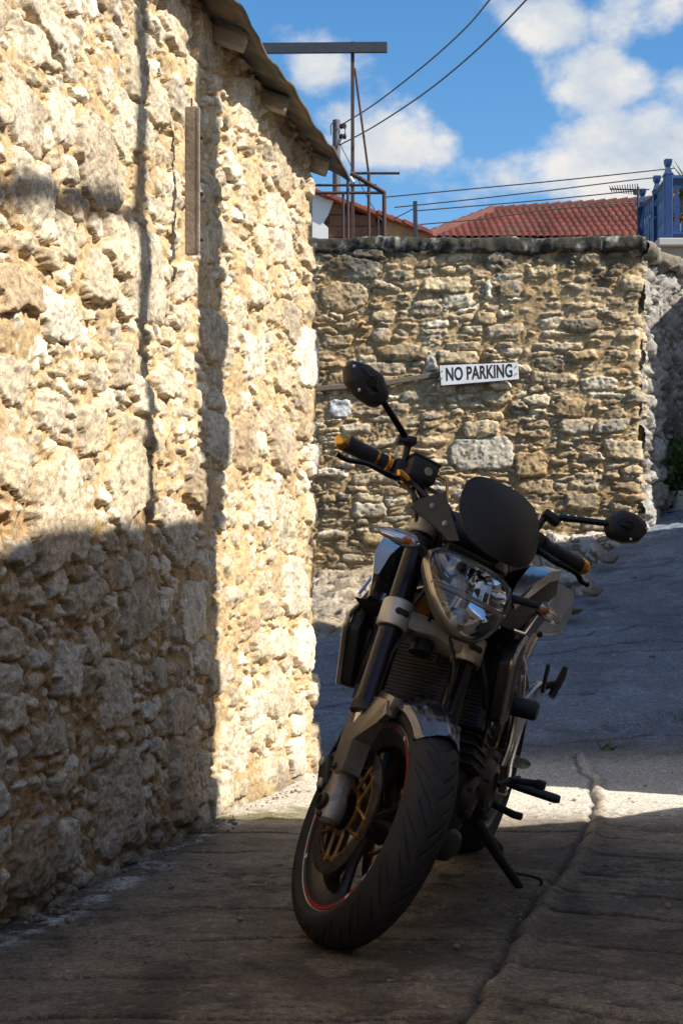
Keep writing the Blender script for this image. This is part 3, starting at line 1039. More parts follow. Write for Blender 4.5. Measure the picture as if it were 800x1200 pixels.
for i in range(nr):                              # ridge tiles
    a = ridL.lerp(ridR, i / nr); b = ridL.lerp(ridR, (i + 1.12) / nr)
    mb.tube([a + Vector((0, 0, .03)), b + Vector((0, 0, .045))], [.12, .15], 10)
hipb = Vector((eavL.x, Yr, eavL.z + .05))
for i in range(7):
    a = hipb.lerp(ridL, i / 7); b = hipb.lerp(ridL, (i + 1.12) / 7)
    mb.tube([a + Vector((0, 0, .03)), b + Vector((0, 0, .045))], [.12, .15], 10)
absl(mb.build('ridge_tiles', M_TILED, th), th)
mb = MB()
mb.prism([(eavL.x + .3, 3.0), (eavR.x + 3, 3.0), (eavR.x + 3, eavL.z), (eavL.x + .3, eavL.z)], 'xz', Yr + .3, Yr + 7)
absl(mb.build('wall', M_RENDER, th, smooth=False), th)
mb = MB()
mb.rings([[(eavL.x + .1, Yr + .1, eavL.z - .03), (eavR.x + 3, Yr + .1, eavR.z - .03), (eavR.x + 3, Yr + 7.2, eavR.z), (eavL.x + .1, Yr + 7.2, eavL.z)],
          [(ridL.x, Yr + 3.6, ridL.z - .05), (ridR.x + 2, Yr + 3.6, ridR.z - .05), (ridR.x + 2, Yr + 3.65, ridR.z - .05), (ridL.x, Yr + 3.65, ridL.z - .05)]])
absl(mb.build('roof', M_TILE, th, smooth=False), th)

# ---- rusty railing standing on the wall top
YR = 12.35
rl = thing('rusty_railing', 'rusty brown tube railing frame on the far wall beside the house eave', 'railing', P(410, 280, YR))
def rp(px, py, y=YR): return P(px, py, y)
def rod(pts, r, par, name, m=M_RUST, seg=10):
    o = MB().tube(pts, r, seg).build(name, m, par)
    return absl(o, par) if par else o
rod([rp(366, 217), rp(441, 217)], .010, rl, 'rail')
rod([rp(366, 226), rp(450, 226)], .011, rl, 'rail')
rod([rp(402, 226), rp(402, 284)], .011, rl, 'post')
rod([rp(407.5, 207), rp(407.5, 284)], .011, rl, 'post')
rod([rp(432, 204), rp(432, 284)], .012, rl, 'post')
rod([rp(450, 225), rp(450, 284)], .016, rl, 'post')
rod([rp(411, 203), rp(450.5, 226)], .017, rl, 'rail')
rod([rp(412, 203), rp(468, 203)], .010, rl, 'rail')
rod([rp(443, 254, YR + .3), rp(443, 284, YR + .3)], .006, rl, 'post')
rod([rp(443, 254, YR + .3), rp(451, 262, YR + .3)], .006, rl, 'rail')
MB_ = MB().tube([rp(410, 208), rp(414, 214)], .018, 8)
absl(MB_.build('joint', M_WHITE, rl), rl)

# ---- mast with a flat steel bar
mt = thing('steel_mast', 'thin dark steel mast carrying a long flat steel bar across its top', 'mast', P(413, 280, 12.6))
ym = 12.6
absl(MB().box((P(413, 0, ym).x, ym, (P(0, 49, ym).z + P(0, 282, ym).z) / 2), (.028, .028, P(0, 49, ym).z - P(0, 282, ym).z), (0, 0, 0), .003).build('pole', M_RUST, mt, smooth=False), mt)
ba, bb = P(296, 58.5, ym), P(453.5, 57, ym)
absl(MB().box(((ba.x + bb.x) / 2, ym - .03, (ba.z + bb.z) / 2), (bb.x - ba.x, .025, .083), (0, -.008, 0), .003).build('flat_bar', M_STEEL, mt, smooth=False), mt)
rod([P(415.5, 80, ym), P(432, 205, ym)], .009, mt, 'stay')

# ---- short post and utility pole
sp_ = MB().box((P(487, 0, 14).x, 14, (P(0, 236, 14).z + 3.0) / 2), (.036, .036, P(0, 236, 14).z - 3.0), (0, R(-.6), 0), .003).build('steel_post', M_STEEL, None, smooth=False)
tag(sp_, 'short dark square post standing alone before the tiled roof', 'post')
up = thing('utility_pole', 'slim grey utility pole with black insulators behind the house eave', 'pole', (P(394, 0, 18).x, 18, 3))
absl(MB().tube([(P(394, 0, 18).x, 18, 3.0), P(394, 141, 18)], [.045, .042], 14).build('pole', mat('galvanised_pole', (.10, .10, .115), .6, metal=.4, var=.2), up), up)
for py in (146, 158):
    absl(MB().lathe([(.012, 0), (.03, .01), (.03, .03), (.018, .035), (.03, .045), (.03, .065), (.01, .075)], P(398, py + 2, 18), 'x', 10).build('insulator', M_BLACKP, up), up)
for pts in ([(388, 158), (387.5, 148), (390, 144), (394, 145)], [(401, 148), (404, 150), (404, 156), (401, 160), (397, 170)]):
    absl(MB().tube(smooth_path([P(*q, 17.95) for q in pts], 5), .006, 6).build('jumper_wire', M_CABLE, up), up)


def cable(pts, r, lab):
    o = MB().tube(smooth_path(pts, 12), r, 6).build('power_cable', M_CABLE)
    tag(o, lab, 'cable', 'overhead cables')


def cab(q, y0, y1, r, lab):
    n = len(q)
    cable([P(px, py, y0 + (y1 - y0) * i / (n - 1)) for i, (px, py) in enumerate(q)], r, lab)


cab([(399, 147), (440, 121), (500, 74), (545, 33), (573, 0), (592, -25)], 17.95, 10, .007, 'upper of the two thick cables sweeping up from the insulators')
cab([(398, 170), (440, 147), (500, 107), (560, 57), (617, -1), (640, -26)], 17.95, 10, .007, 'lower of the two thick cables sweeping up from the pole')
cab([(398, 168), (412, 196), (434, 238), (450, 262)], 17.95, 15.5, .005, 'thin cable dropping from the utility pole behind the railing')
cab([(452, 231), (540, 222.5), (640, 213), (740, 202.5), (790, 197)], 22.5, 23.5, .009, 'topmost of the four thin cables above the tiled roof')
cab([(462, 243), (540, 235), (640, 223.5), (740, 211), (790, 206)], 22.5, 23.5, .009, 'second of the four thin cables above the tiled roof')
cab([(488, 247), (560, 241), (640, 234), (735, 224.5), (760, 222)], 22.5, 23.5, .009, 'third of the four thin cables above the tiled roof')
cab([(492, 263), (560, 257), (640, 246), (710, 240), (760, 236)], 22.5, 23.5, .009, 'lowest of the four thin cables, just above the roof ridge')
cab([(460, 257), (476, 249), (487, 243)], 14.1, 14.0, .004, 'thin slanting wire ending at the short dark post')

# ---- television antenna
an = thing('tv_antenna', 'small dark television antenna pointing left beside the blue posts', 'antenna', P(748, 226, 16.5))
ya = 16.5
absl(MB().tube([P(714, 221.5, ya), P(752, 222.5, ya)], .008, 8).build('boom', M_BLACKP, an), an)
mb = MB()
for i in range(12):
    px = 715 + i * 2.9
    p = P(px, 221.7 + .03 * i, ya)
    d = .035 + .003 * i
    mb.tube([p + Vector((-.02, -d * 1.2, d * .55)), p + Vector((.02, d * 1.2, -d * .55))], .0045, 6)
absl(mb.build('elements', M_BLACKP, an), an)
absl(MB().box(P(744, 226, ya), (.035, .03, .04), (0, 0, 0), .005).build('junction_box', M_BLACKP, an, smooth=False), an)
absl(MB().tube([P(747, 219, ya), P(747.5, 300, ya)], .012, 8).build('mast', M_STEEL, an), an)

# ---- house with a blue balustrade, right
M_NBS = mat('dim_stone_render', (.30, .26, .21), .9, var=.25, scale=5, bump=.6, bscale=25)
hb = thing('terrace_house', 'stone terrace edge with pale coping under the blue balustrade', 'house', (4.5, 17, 3))
zt = P(0, 281, 16).z
mb = MB()
mb.prism([(3.02, 15.75), (7.5, 15.75), (8.3, 23), (3.15, 17.4), (3.0, 17.3)], 'xy', 2.0, zt - .13)
absl(mb.build('wall', M_NBS, hb, smooth=False), hb)
mb = MB()
mb.prism([(3.06, 15.68), (7.55, 15.68), (8.4, 23.1), (3.10, 17.5), (2.98, 17.3)], 'xy', zt - .127, zt - .05, .012)
absl(mb.build('terrace_slab', mat('pale_terrace_stone', (.42, .40, .37), .8, var=.15, scale=6, bump=.4), hb, smooth=False), hb)
bl_ = thing('blue_balustrade', 'bright blue painted wooden balustrade with pointed posts on the stone terrace', 'balustrade', (3.2, 16, zt))


def fin_post(x, y, h, w):
    mb = MB()
    mb.box((x, y, zt + h * .40), (w, w, h * .80), (0, 0, 0), w * .08)
    prof = [(.5, .80), (.52, .815), (.36, .84), (.30, .87), (.22, .90), (.34, .935), (.40, .97), (.40, 1.0)]
    rings = []
    for s, k in prof:
        r = w * s * 1.05
        rings.append([(x - r, y - r, zt + h * k), (x + r, y - r, zt + h * k), (x + r, y + r, zt + h * k), (x - r, y + r, zt + h * k)])
    mb.rings(rings)
    return absl(mb.build('post', M_BLUE, bl_, smooth=False), bl_)


pts = []
for px, y, h in ((782, 16.0, .79), (769, 16.62, .79), (752, 17.15, .79)):
    x = P(px, 0, y).x
    fin_post(x, y, h, .085)
    pts.append(Vector((x, y, zt)))
fin_post(P(812, 0, 16).x, 16.0, .79, .085)
pr_ = Vector((P(812, 0, 16).x, 16, zt))


def rail_run(a, b, h0, h1, n, board):
    for (k, w) in ((.0, .06), (1, .065)):
        za = zt + (.05 if k == 0 else h0); zb = zt + (.05 if k == 0 else h1)
        A = Vector((a.x, a.y, za)); B = Vector((b.x, b.y, zb))
        o = MB().tube([A, B], w * .6, 4).build('rail', M_BLUE, bl_, smooth=False)
        absl(o, bl_)
    for i in range(1, n):
        p = a.lerp(b, i / n)
        hh = h0 + (h1 - h0) * i / n
        d = (b - a).normalized()
        w = (b - a).length / n * board
        mb = MB()
        prof = [(0, .5), (.15, .5), (.28, .30), (.42, .5), (.6, .5), (.75, .26), (.88, .45), (1, .5)]
        zs0 = zt + .07
        left = []; rightp = []
        for t, hw in prof:
            z = zs0 + (hh - .09) * t
            left.append((p - d * w * hw, z)); rightp.append((p + d * w * hw, z))
        nr_ = Vector((d.y, -d.x, 0)) * .012
        ring = [Vector((q.x, q.y, z)) for q, z in left] + [Vector((q.x, q.y, z)) for q, z in rightp[::-1]]
        mb.rings([[v + nr_ for v in ring], [v - nr_ for v in ring]])
        absl(mb.build('baluster', M_BLUE, bl_, smooth=False), bl_)


rail_run(pts[0], pts[1], .60, .60, 6, .8)
rail_run(pts[1], pts[2], .60, .60, 6, .8)
rail_run(pts[0], pr_, .60, .60, 3, .8)


# ---- plants
def leaves(mb, c, rad, n, size, rg, flat=.5, up=.4):
    for _ in range(n):
        while True:
            d = Vector((rg.uniform(-1, 1), rg.uniform(-1, 1), rg.uniform(-1, 1)))
            if .15 < d.length < 1: break
        p = Vector(c) + Vector((d.x * rad[0], d.y * rad[1], d.z * rad[2]))
        t = (d + Vector((rg.gauss(0, .5), rg.gauss(0, .5), rg.gauss(up, .5)))).normalized()
        s_ = t.cross(Vector((rg.gauss(0, 1), rg.gauss(0, 1), rg.gauss(0, 1)))).normalized()
        k = size * rg.uniform(.6, 1.3)
        nn = t.cross(s_) * k * .15
        mb.add([p, p + t * k * .5 + s_ * k * .28 + nn, p + t * k, p + t * k * .5 - s_ * k * .28 + nn], [(0, 1, 2, 3)])


rg = random.Random(5)
gp = P(797, 597, 12.55)
pl = thing('potted_plant', 'bushy green plant in a white pot at the right edge by the shaded wall', 'plant', gp)
absl(MB().lathe([(.055, 0), (.062, .01), (.078, .115), (.086, .118), (.088, .14), (.078, .142), (.07, .12)], gp, 'z', 28).build('pot', M_POT, pl), pl)
absl(MB().lathe([(.10, -.012), (.105, .0), (.10, .004), (.06, .002)], gp, 'z', 28).build('saucer', M_POT, pl), pl)
mb = MB(); leaves(mb, gp + Vector((.02, 0, .31)), (.27, .19, .22), 1200, .055, rg)
absl(mb.build('foliage', M_LEAF, pl), pl)
mb = MB(); leaves(mb, gp + Vector((.0, -.03, .30)), (.22, .15, .18), 60, .045, rg)
absl(mb.build('young_leaves', M_LEAFY, pl), pl)
mb = MB()
for i in range(9):
    a = i * .7
    mb.tube([gp + Vector((0, 0, .11)), gp + Vector((.07 * math.cos(a), .07 * math.sin(a), .25)), gp + Vector((.16 * math.cos(a), .12 * math.sin(a), .38))], [.005, .004, .002], 5)
absl(mb.build('stems', M_TIMBER, pl), pl)
gb = P(797, 607, 12.5)
zb_ = gz1(gb.x, gb.y)
bs = MB()
bs.box((gp.x, gp.y, gp.z - .012 - .03), (.30, .26, .036), (0, 0, R(14)), .006)
for sx in (-1, 1):
    for sy in (-1, 1):
        hh = max(.04, gp.z - .06 - (gz1(gp.x, gp.y) - .05))
        bs.box((gp.x + sx * .11, gp.y + sy * .09, gp.z - .06 - hh / 2), (.03, .03, hh), (0, 0, R(14)), .003)
tag(bs.build('plant_stand', M_BLUE, None, smooth=False), 'low blue wooden stand under the white plant pot', 'stand')

ft = P(797, 270, 16.6)
fl = thing('flowering_plant', 'yellow-green plant with red blooms behind the blue balustrade', 'plant', (ft.x, ft.y, zt))
fc = Vector((ft.x, ft.y, zt))
absl(MB().lathe([(.10, 0), (.12, .02), (.15, .24), (.16, .26), (.14, .26)], fc, 'z', 20).build('pot', M_POT, fl), fl)
mb = MB(); leaves(mb, fc + Vector((0, 0, .50)), (.17, .15, .20), 420, .07, rg)
absl(mb.build('foliage', M_LEAFY, fl), fl)
mb = MB(); leaves(mb, fc + Vector((-.03, -.06, .44)), (.10, .08, .12), 160, .05, rg)
absl(mb.build('blooms', M_FLOWER, fl), fl)
mb = MB()
for k in range(16):                               # spiky fan leaves above
    a = rg.uniform(-.1, PI * 1.05)
    d = Vector((math.cos(a), rg.uniform(-.4, .4), abs(math.sin(a)) * .8 + .12)).normalized()
    p0 = fc + Vector((.17, .1, .62)); s_ = d.cross(Vector((0, 1, 0))).normalized() * .012
    mb.add([p0 - s_, p0 + s_, p0 + d * .28 + s_ * .7, p0 + d * .42, p0 + d * .28 - s_ * .7], [(0, 1, 2, 3, 4)])
absl(mb.build('spiky_leaves', M_LEAF, fl), fl)

wd = MB()
g = gpt(716, 878)
rg = random.Random(9)
for i in range(26):
    a = rg.uniform(0, 2 * PI); d = Vector((math.cos(a), math.sin(a), rg.uniform(.3, 1.6))).normalized()
    p0 = Vector((g[0] + rg.uniform(-.05, .05), g[1] + rg.uniform(-.05, .05), gz1(*g) - .01)); s_ = Vector((-math.sin(a), math.cos(a), 0)) * .006
    k = rg.uniform(.02, .05)
    wd.add([p0 - s_, p0 + s_, p0 + d * k + s_, p0 + d * k * 1.5, p0 + d * k - s_], [(0, 1, 2, 3, 4)])
tag(wd.build('weed', M_LEAF, None, smooth=False), 'small tuft of weeds in the crack of the upper road', 'weed')

# ================================================================== neighbours out of frame on the right (they cast the shade)
def block(name, lab, foot, z0, z1, m_, ov=.12, roofm=M_TILE):
    t = thing(name, lab, 'house', (foot[0][0], foot[0][1], z0))
    absl(MB().prism(foot, 'xy', z0, z1).build('wall', m_, t, smooth=False), t)
    return t


X1 = 2.55
HB = 1.03 + (X1 + .62) * TANE
M_NB = mat('cream_house_render', (.50, .43, .33), .9, var=.15, scale=3, bump=.6, bscale=25, dirt=(.38, .31, .22), dscale=2)
e1y = 5.755 - (X1 + .427) * TAZ
n1 = thing('neighbour_house', 'cream rendered house on the right side of the lane with a flat roof terrace', 'house', (X1, -7, -.1))
def slabs(z0f, z1f, grow):
    m_ = MB()
    m_.rings([[(X1 - grow, y, z0f(h)), (7, y2, z0f(h)), (7, y2, z1f(h)), (X1 - grow, y, z1f(h))] for y, y2, h in
              ((-7, -7, HB), (e1y - 1.9, e1y - 2.6, HB), (e1y + grow * .3, e1y - 1.7, HB - .17))])
    return m_
absl(slabs(lambda h: -.1, lambda h: h, 0).build('wall', M_NB, n1, smooth=False), n1)
absl(slabs(lambda h: h + .002, lambda h: h + .05, .02).build('roof', M_RENDER, n1, smooth=False), n1)
# unseen sloped wedge added at its corner to slant the shadow edge
mb = MB()
mb.rings([[(X1 + .004, e1y - .3, z), (X1 + .4, e1y - .3, z), (X1 + .4, e1y + d - .06, z), (X1 + .004, e1y + d, z)]
          for z, d in ((-.1, 1.38), (.6, 1.28), (1.21, 1.03), (1.70, .40), (1.94, .16), (2.4, .03), (2.85, .010))])
absl(mb.build('shade_wedge', M_RENDER, n1, smooth=False), n1)
for (yy, w, z0_, z1_, nm) in ((2.6, .95, 0, 2.1, 'door'), (.2, .9, 1.0, 2.1, 'window'), (-3, .9, 1.0, 2.1, 'window')):
    f = absl(MB().box((X1 - .012, yy, (z0_ + z1_) / 2), (.05, w, z1_ - z0_), (0, 0, 0), .006).build(nm, M_BLUE, n1, smooth=False), n1)
    absl(MB().box((X1 - .03, yy, z0_ - .03 if z0_ else z1_ + .06), (.12, w + .16, .06), (0, 0, 0), .006).build('sill' if z0_ else 'lintel', M_RENDER, n1, smooth=False), n1)
# roof terrace frame: two posts and a beam
pg = thing('timber_pergola', 'timber post and beam frame standing on the flat roof of the right-hand house', 'pergola', (X1 + .2, 4, HB))
def shy(yw, x_wall, x): return yw - (x - x_wall) * TAZ
yp1 = shy(5.0, -.575, X1 + .06); yp2 = shy(5.70, -.45, X1 + .12)
absl(MB().box((X1 + .06, yp1, HB + 1.5), (.10, .09, 2.9), (0, 0, 0), .01).build('post', M_TIMBER, pg, smooth=False), pg)
absl(MB().box((X1 + .12, yp2, HB + 1.5), (.20, .22, 2.9), (0, R(-.6), 0), .01).build('post', M_TIMBER, pg, smooth=False), pg)
absl(MB().box((X1 + .06, (yp1 - 3) / 2 + .02, 1.82 + (X1 + .78) * TANE), (.05, yp1 + 3, .042), (R(1.0), 0, 0), .01).build('beam', M_TIMBER, pg, smooth=False), pg)
absl(MB().box((X1 + .06, -3, HB + .45), (.10, .10, 1.0), (0, 0, 0), .01).build('post', M_TIMBER, pg, smooth=False), pg)

b2a = 5.84; b2b = 10.02 - (X1 + .1) * TAZ
n2 = block('neighbour_house', 'grey rendered house on the right beside the climbing part of the lane', [(X1, b2a), (7, b2a), (7, b2b - 1.6), (X1, b2b)], -.2, 4.9, M_RENDER)
absl(MB().prism([(X1 - .02, b2a - .01), (7.1, b2a - .01), (7.1, b2b - 1.59), (X1 - .02, b2b + .01)], 'xy', 4.902, 5.0, .01).build('roof', M_RENDER, n2, smooth=False), n2)
absl(MB().box((X1 - .01, (b2a + b2b) / 2, 1.45), (.05, .9, 2.0), (0, 0, 0), .006).build('door', M_BLUE, n2, smooth=False), n2)
gwl = MB()  # unseen wall, height and taper set for the shade it throws
gwl.rings([[(xa_, y_, .2), (xb_, y_, .2), (xb_, y_, z_), (xa_, y_, z_)] for xa_, xb_, y_, z_ in
           ((2.52, 3.06, b2b - .12, 3.05), (2.62, 3.08, 10.5, 3.05), (2.80, 3.1, 11.1, 2.55), (2.88, 3.1, 11.68, 1.95))])
tag(gwl.build('shade_wall', M_RENDER, None, smooth=False), 'unseen tapered wall added to shade the right side of the upper road', 'wall')
n3 = MB()  # unseen block placed to shade the side wall
n3.prism([(3.12, 11.80), (3.9, 11.80), (3.9, 12.9), (3.12, 12.9)], 'xy', 1.0, 3.62, .01)
tag(n3.build('shade_block', M_WHITE, None, smooth=False), 'small unseen white block added to shade the right end of the far wall', 'shade_block')

# unseen house added behind the camera to cut sky light on the bike
n4 = block('neighbour_house', 'unseen low cream house added behind the viewer to hold back sky light', [(-6, -7.2), (2.4, -7.2), (2.4, -12), (-6, -12)], -.1, 3.3, M_NB)
absl(MB().prism([(-6.1, -7.1), (2.45, -7.1), (2.45, -12.1), (-6.1, -12.1)], 'xy', 3.302, 3.4, .01).build('roof', M_TILE, n4, smooth=False), n4)
for xx in (-1.6, .9):
    absl(MB().box((xx, -7.19, 1.7), (.9, .05, 1.2), (0, 0, 0), .006).build('window', M_BLUE, n4, smooth=False), n4)
    absl(MB().box((xx, -7.17, 1.06), (1.05, .12, .06), (0, 0, 0), .006).build('sill', M_RENDER, n4, smooth=False), n4)
# ================================================================== the motorcycle
M_TYRE = mat('tyre_rubber', (.022, .020, .019), .72, var=.35, scale=30, bump=.25, bscale=300, dirt=(.040, .034, .028), dscale=9)
M_PLAST = mat('black_plastic', (.018, .017, .017), .5, var=.2, scale=60, bump=.15, bscale=400, dirt=(.034, .030, .025), dscale=14)
M_SCREEN = mat('satin_dark_screen', (.018, .015, .015), .48, spec=.3, var=.15, scale=20, bump=.06, bscale=500, dirt=(.030, .025, .022), dscale=10)
M_BRACK = mat('satin_dark_plate', (.040, .034, .030), .5, var=.15, scale=40, bump=.1, bscale=300)
M_SILV = mat('silver_paint', (.50, .46, .41), .27, metal=.85, var=.08, scale=12, coat=.6, rvar=.06, dirt=(.36, .32, .27), dscale=7)
M_GRAPH = mat('graphite_paint', (.14, .145, .165), .15, metal=.88, var=.08, scale=12, coat=1.0, rvar=.05, dirt=(.11, .11, .115), dscale=8)
M_SIDE = mat('silver_side_paint', (.58, .565, .545), .34, metal=.3, var=.08, scale=12, coat=.3, dirt=(.40, .37, .33), dscale=8)
M_FOOT = mat('grey_cast_foot', (.36, .33, .29), .45, metal=.5, var=.15, scale=40, bump=.15, dirt=(.22, .19, .16), dscale=14)
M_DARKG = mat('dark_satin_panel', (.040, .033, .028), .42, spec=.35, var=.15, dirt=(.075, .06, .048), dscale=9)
M_ALU = mat('cast_aluminium', (.60, .57, .52), .42, metal=.45, var=.14, scale=40, bump=.15, bscale=200, dirt=(.34, .30, .25), dscale=12)
M_CHROME = mat('bright_chrome', (.85, .85, .86), .06, metal=1, var=.03, rvar=.03)
M_FORK = mat('black_anodised_tube', (.030, .028, .034), .26, metal=.8, var=.12, scale=20, rvar=.06)
M_STAN = mat('polished_fork_tube', (.66, .62, .56), .14, metal=1, var=.05, rvar=.05)
M_GOLD = mat('gold_anodised', (.72, .38, .09), .26, metal=1, var=.08, scale=30)
M_DISCC = mat('bronze_disc_carrier', (.46, .25, .07), .42, metal=.9, var=.15, scale=30, dirt=(.2, .11, .05))
M_ROTOR = mat('brake_rotor_steel', (.24, .21, .18), .34, metal=1, var=.2, scale=30, dirt=(.12, .08, .05), dscale=14)
M_RIM = mat('dark_grey_rim', (.05, .05, .055), .36, metal=.5, var=.12, scale=20, dirt=(.07, .06, .05))
M_ENG = mat('black_engine_paint', (.022, .020, .019), .5, metal=.3, var=.25, scale=30, bump=.3, bscale=160, dirt=(.05, .042, .034), dscale=8)
M_ENGB = mat('brown_engine_cover', (.085, .065, .048), .45, metal=.6, var=.2, scale=20, bump=.15, dirt=(.05, .04, .03))
M_PIPE = mat('heat_stained_pipe', (.14, .10, .075), .4, metal=.9, var=.3, scale=12, dirt=(.07, .05, .04))
M_SEAT = mat('black_seat_vinyl', (.02, .02, .02), .6, var=.2, bump=.3, bscale=250)
M_HOSE = mat('black_hose', (.015, .015, .016), .45)
M_SIG = None


def glass_mat(name, tint, alpha, rough=.03):
    """Clear moulded plastic: mostly see-through with a glossy fresnel skin."""
    m, nt, b = new_mat(name)
    L = nt.links.new
    out = nt.nodes['Material Output']
    tr = N(nt, 'ShaderNodeBsdfTransparent'); tr.inputs[0].default_value = (*tint, 1)
    gl = N(nt, 'ShaderNodeBsdfGlossy'); gl.inputs['Roughness'].default_value = rough
    fr = N(nt, 'ShaderNodeFresnel', IOR=1.45)
    ad = N(nt, 'ShaderNodeMath', operation='ADD', use_clamp=True)
    ad.inputs[1].default_value = alpha
    L(fr.outputs[0], ad.inputs[0])
    mx = N(nt, 'ShaderNodeMixShader')
    L(ad.outputs[0], mx.inputs[0]); L(tr.outputs[0], mx.inputs[1]); L(gl.outputs[0], mx.inputs[2])
    L(mx.outputs[0], out.inputs['Surface'])
    nt.nodes.remove(b)
    return m


M_LENS = glass_mat('clear_headlight_lens', (.96, .97, .97), .05)
M_SIG = glass_mat('clear_signal_lens', (.95, .90, .86), .12, .08)
M_AMBER = mat('amber_bulb', (.75, .20, .03), .25, var=.1, coat=.5)
M_REFL = mat('faceted_reflector', (.93, .93, .93), .05, metal=1.0, var=.02, rvar=.02)
M_BEZ = mat('smoked_chrome_bezel', (.46, .42, .37), .3, metal=.9, var=.1, scale=20)

# --- frames.  Bike frame: x forward, y to its left, z up, origin under the rear axle
PSI, LAM, DEL = R(254.1), R(12.4), R(36.6)
RAKE = R(25)
EF = Vector((math.cos(RAKE), 0, math.sin(RAKE))); EU = Vector((-math.sin(RAKE), 0, math.cos(RAKE))); EY = Vector((0, 1, 0))
OFF = .036
AX = Vector((1.41, 0, .30)); OS = AX - EF * OFF
ef = EF * math.cos(DEL) + EY * math.sin(DEL); ey = EY * math.cos(DEL) - EF * math.sin(DEL)
SX = Matrix(((ef.x, ey.x, EU.x, OS.x), (ef.y, ey.y, EU.y, OS.y), (ef.z, ey.z, EU.z, OS.z), (0, 0, 0, 1)))
FW = SX @ Matrix.Translation((OFF, 0, 0))       # front wheel centre, axle along y
RW = Matrix.Translation((0, 0, .315))

bike = thing('motorcycle', 'silver and black naked motorcycle leaning on its side stand with front wheel turned', 'motorcycle', (.374, 5.10, 0))
bike.rotation_mode = 'XYZ'
bike.rotation_euler = (-LAM, 0, PSI)


def S():
    return MB(SX)


def B():
    return MB()


# ------------------------------------------------------------------ wheels
def tyre(xf, Rr, hw, hh, rbead, parent, groove, nt_=960, npf=72):
    th = np.linspace(0, 2 * PI, nt_ + 1)
    ph = np.linspace(-R(112), R(112), npf)
    T, Pp = np.meshgrid(th, ph, indexing='ij')
    r = Rr - hh + hh * np.cos(Pp)
    y = hw * np.sin(Pp)
    k = np.clip((np.abs(Pp) - R(92)) / R(20), 0, 1)
    y = np.where(np.abs(Pp) > R(92), np.sign(Pp) * hw * (1 - .30 * k), y)
    r = np.where(np.abs(Pp) > R(92), (Rr - hh + hh * math.cos(R(92))) * (1 - k) + rbead * k, r)
    d = np.zeros_like(T)
    a = np.abs(Pp) / R(66)
    for sgn in (-1, 1):
        for j in range(groove):
            t0 = (j + (.5 if sgn > 0 else 0)) * 2 * PI / groove
            for (off, a0, a1, bend, w) in ((0, .10, .95, .34, .0125), (.36, .30, .98, .26, .010), (.68, .06, .55, .38, .0115)):
                tc_ = t0 + off * 2 * PI / groove + bend * a ** 1.25
                dt = (T - tc_ + PI) % (2 * PI) - PI
                m_ = np.exp(-(dt / w) ** 2) * sstep(a0 - .05, a0 + .02, a) * (1 - sstep(a1 - .02, a1 + .05, a)) * (np.sign(Pp) == sgn)
                d = np.maximum(d, m_)
    r = r - .0045 * d
    X = r * np.cos(T); Z = r * np.sin(T)
    me = grid_mesh('tyre', X.astype(np.float32), y.astype(np.float32), Z.astype(np.float32))
    me.transform(xf)
    return link('tyre', me, M_TYRE, parent)


def wheel(xf, Rr, hw, hh, rr, wy, parent, spokes, groove):
    mb = MB(xf)
    pr = [(rr + .012, -wy), (rr + .012, -wy + .006), (rr - .002, -wy + .012), (rr - .022, -wy * .55), (rr - .026, 0), (rr - .022, wy * .55), (rr - .002, wy - .012), (rr + .012, wy - .006), (rr + .012, wy)]
    inner = [(rr + .004, wy), (rr - .014, wy - .010), (rr - .034, wy * .5), (rr - .037, 0), (rr - .034, -wy * .5), (rr - .014, -wy + .010), (rr + .004, -wy)]
    loop = pr + inner
    seg = 72
    rings = [[Vector((q[0] * math.cos(2 * PI * k / seg), q[1], q[0] * math.sin(2 * PI * k / seg))) for q in loop] for k in range(seg)]
    n = len(loop)
    vs = [p for r_ in rings for p in r_]
    fs = [(k * n + i, k * n + (i + 1) % n, ((k + 1) % seg) * n + (i + 1) % n, ((k + 1) % seg) * n + i) for k in range(seg) for i in range(n)]
    mb.add(vs, fs)
    mb.lathe([(.030, -wy * .8), (.042, -wy * .75), (.036, -wy * .3), (.040, 0), (.036, wy * .3), (.042, wy * .75), (.030, wy * .8)], (0, 0, 0), 'y', 28)
    for k in range(spokes):
        for s in (-1, 1):
            a0 = 2 * PI * k / spokes + s * .16; a1 = 2 * PI * k / spokes + s * .30
            p = [Vector((r_ * math.cos(a), 0, r_ * math.sin(a))) for r_, a in ((.036, a0 * 1), (.10, a0 + s * .02), (rr - .03, a1))]
            mb.tube(p, [.016, .012, .016], 8)
    w = mb.build('wheel', M_RIM, parent)
    tyre(xf, Rr, hw, hh, rr + .006, w, groove)
    return w


fwheel = wheel(FW, .30, .061, .052, .216, .047, bike, 3, 15)
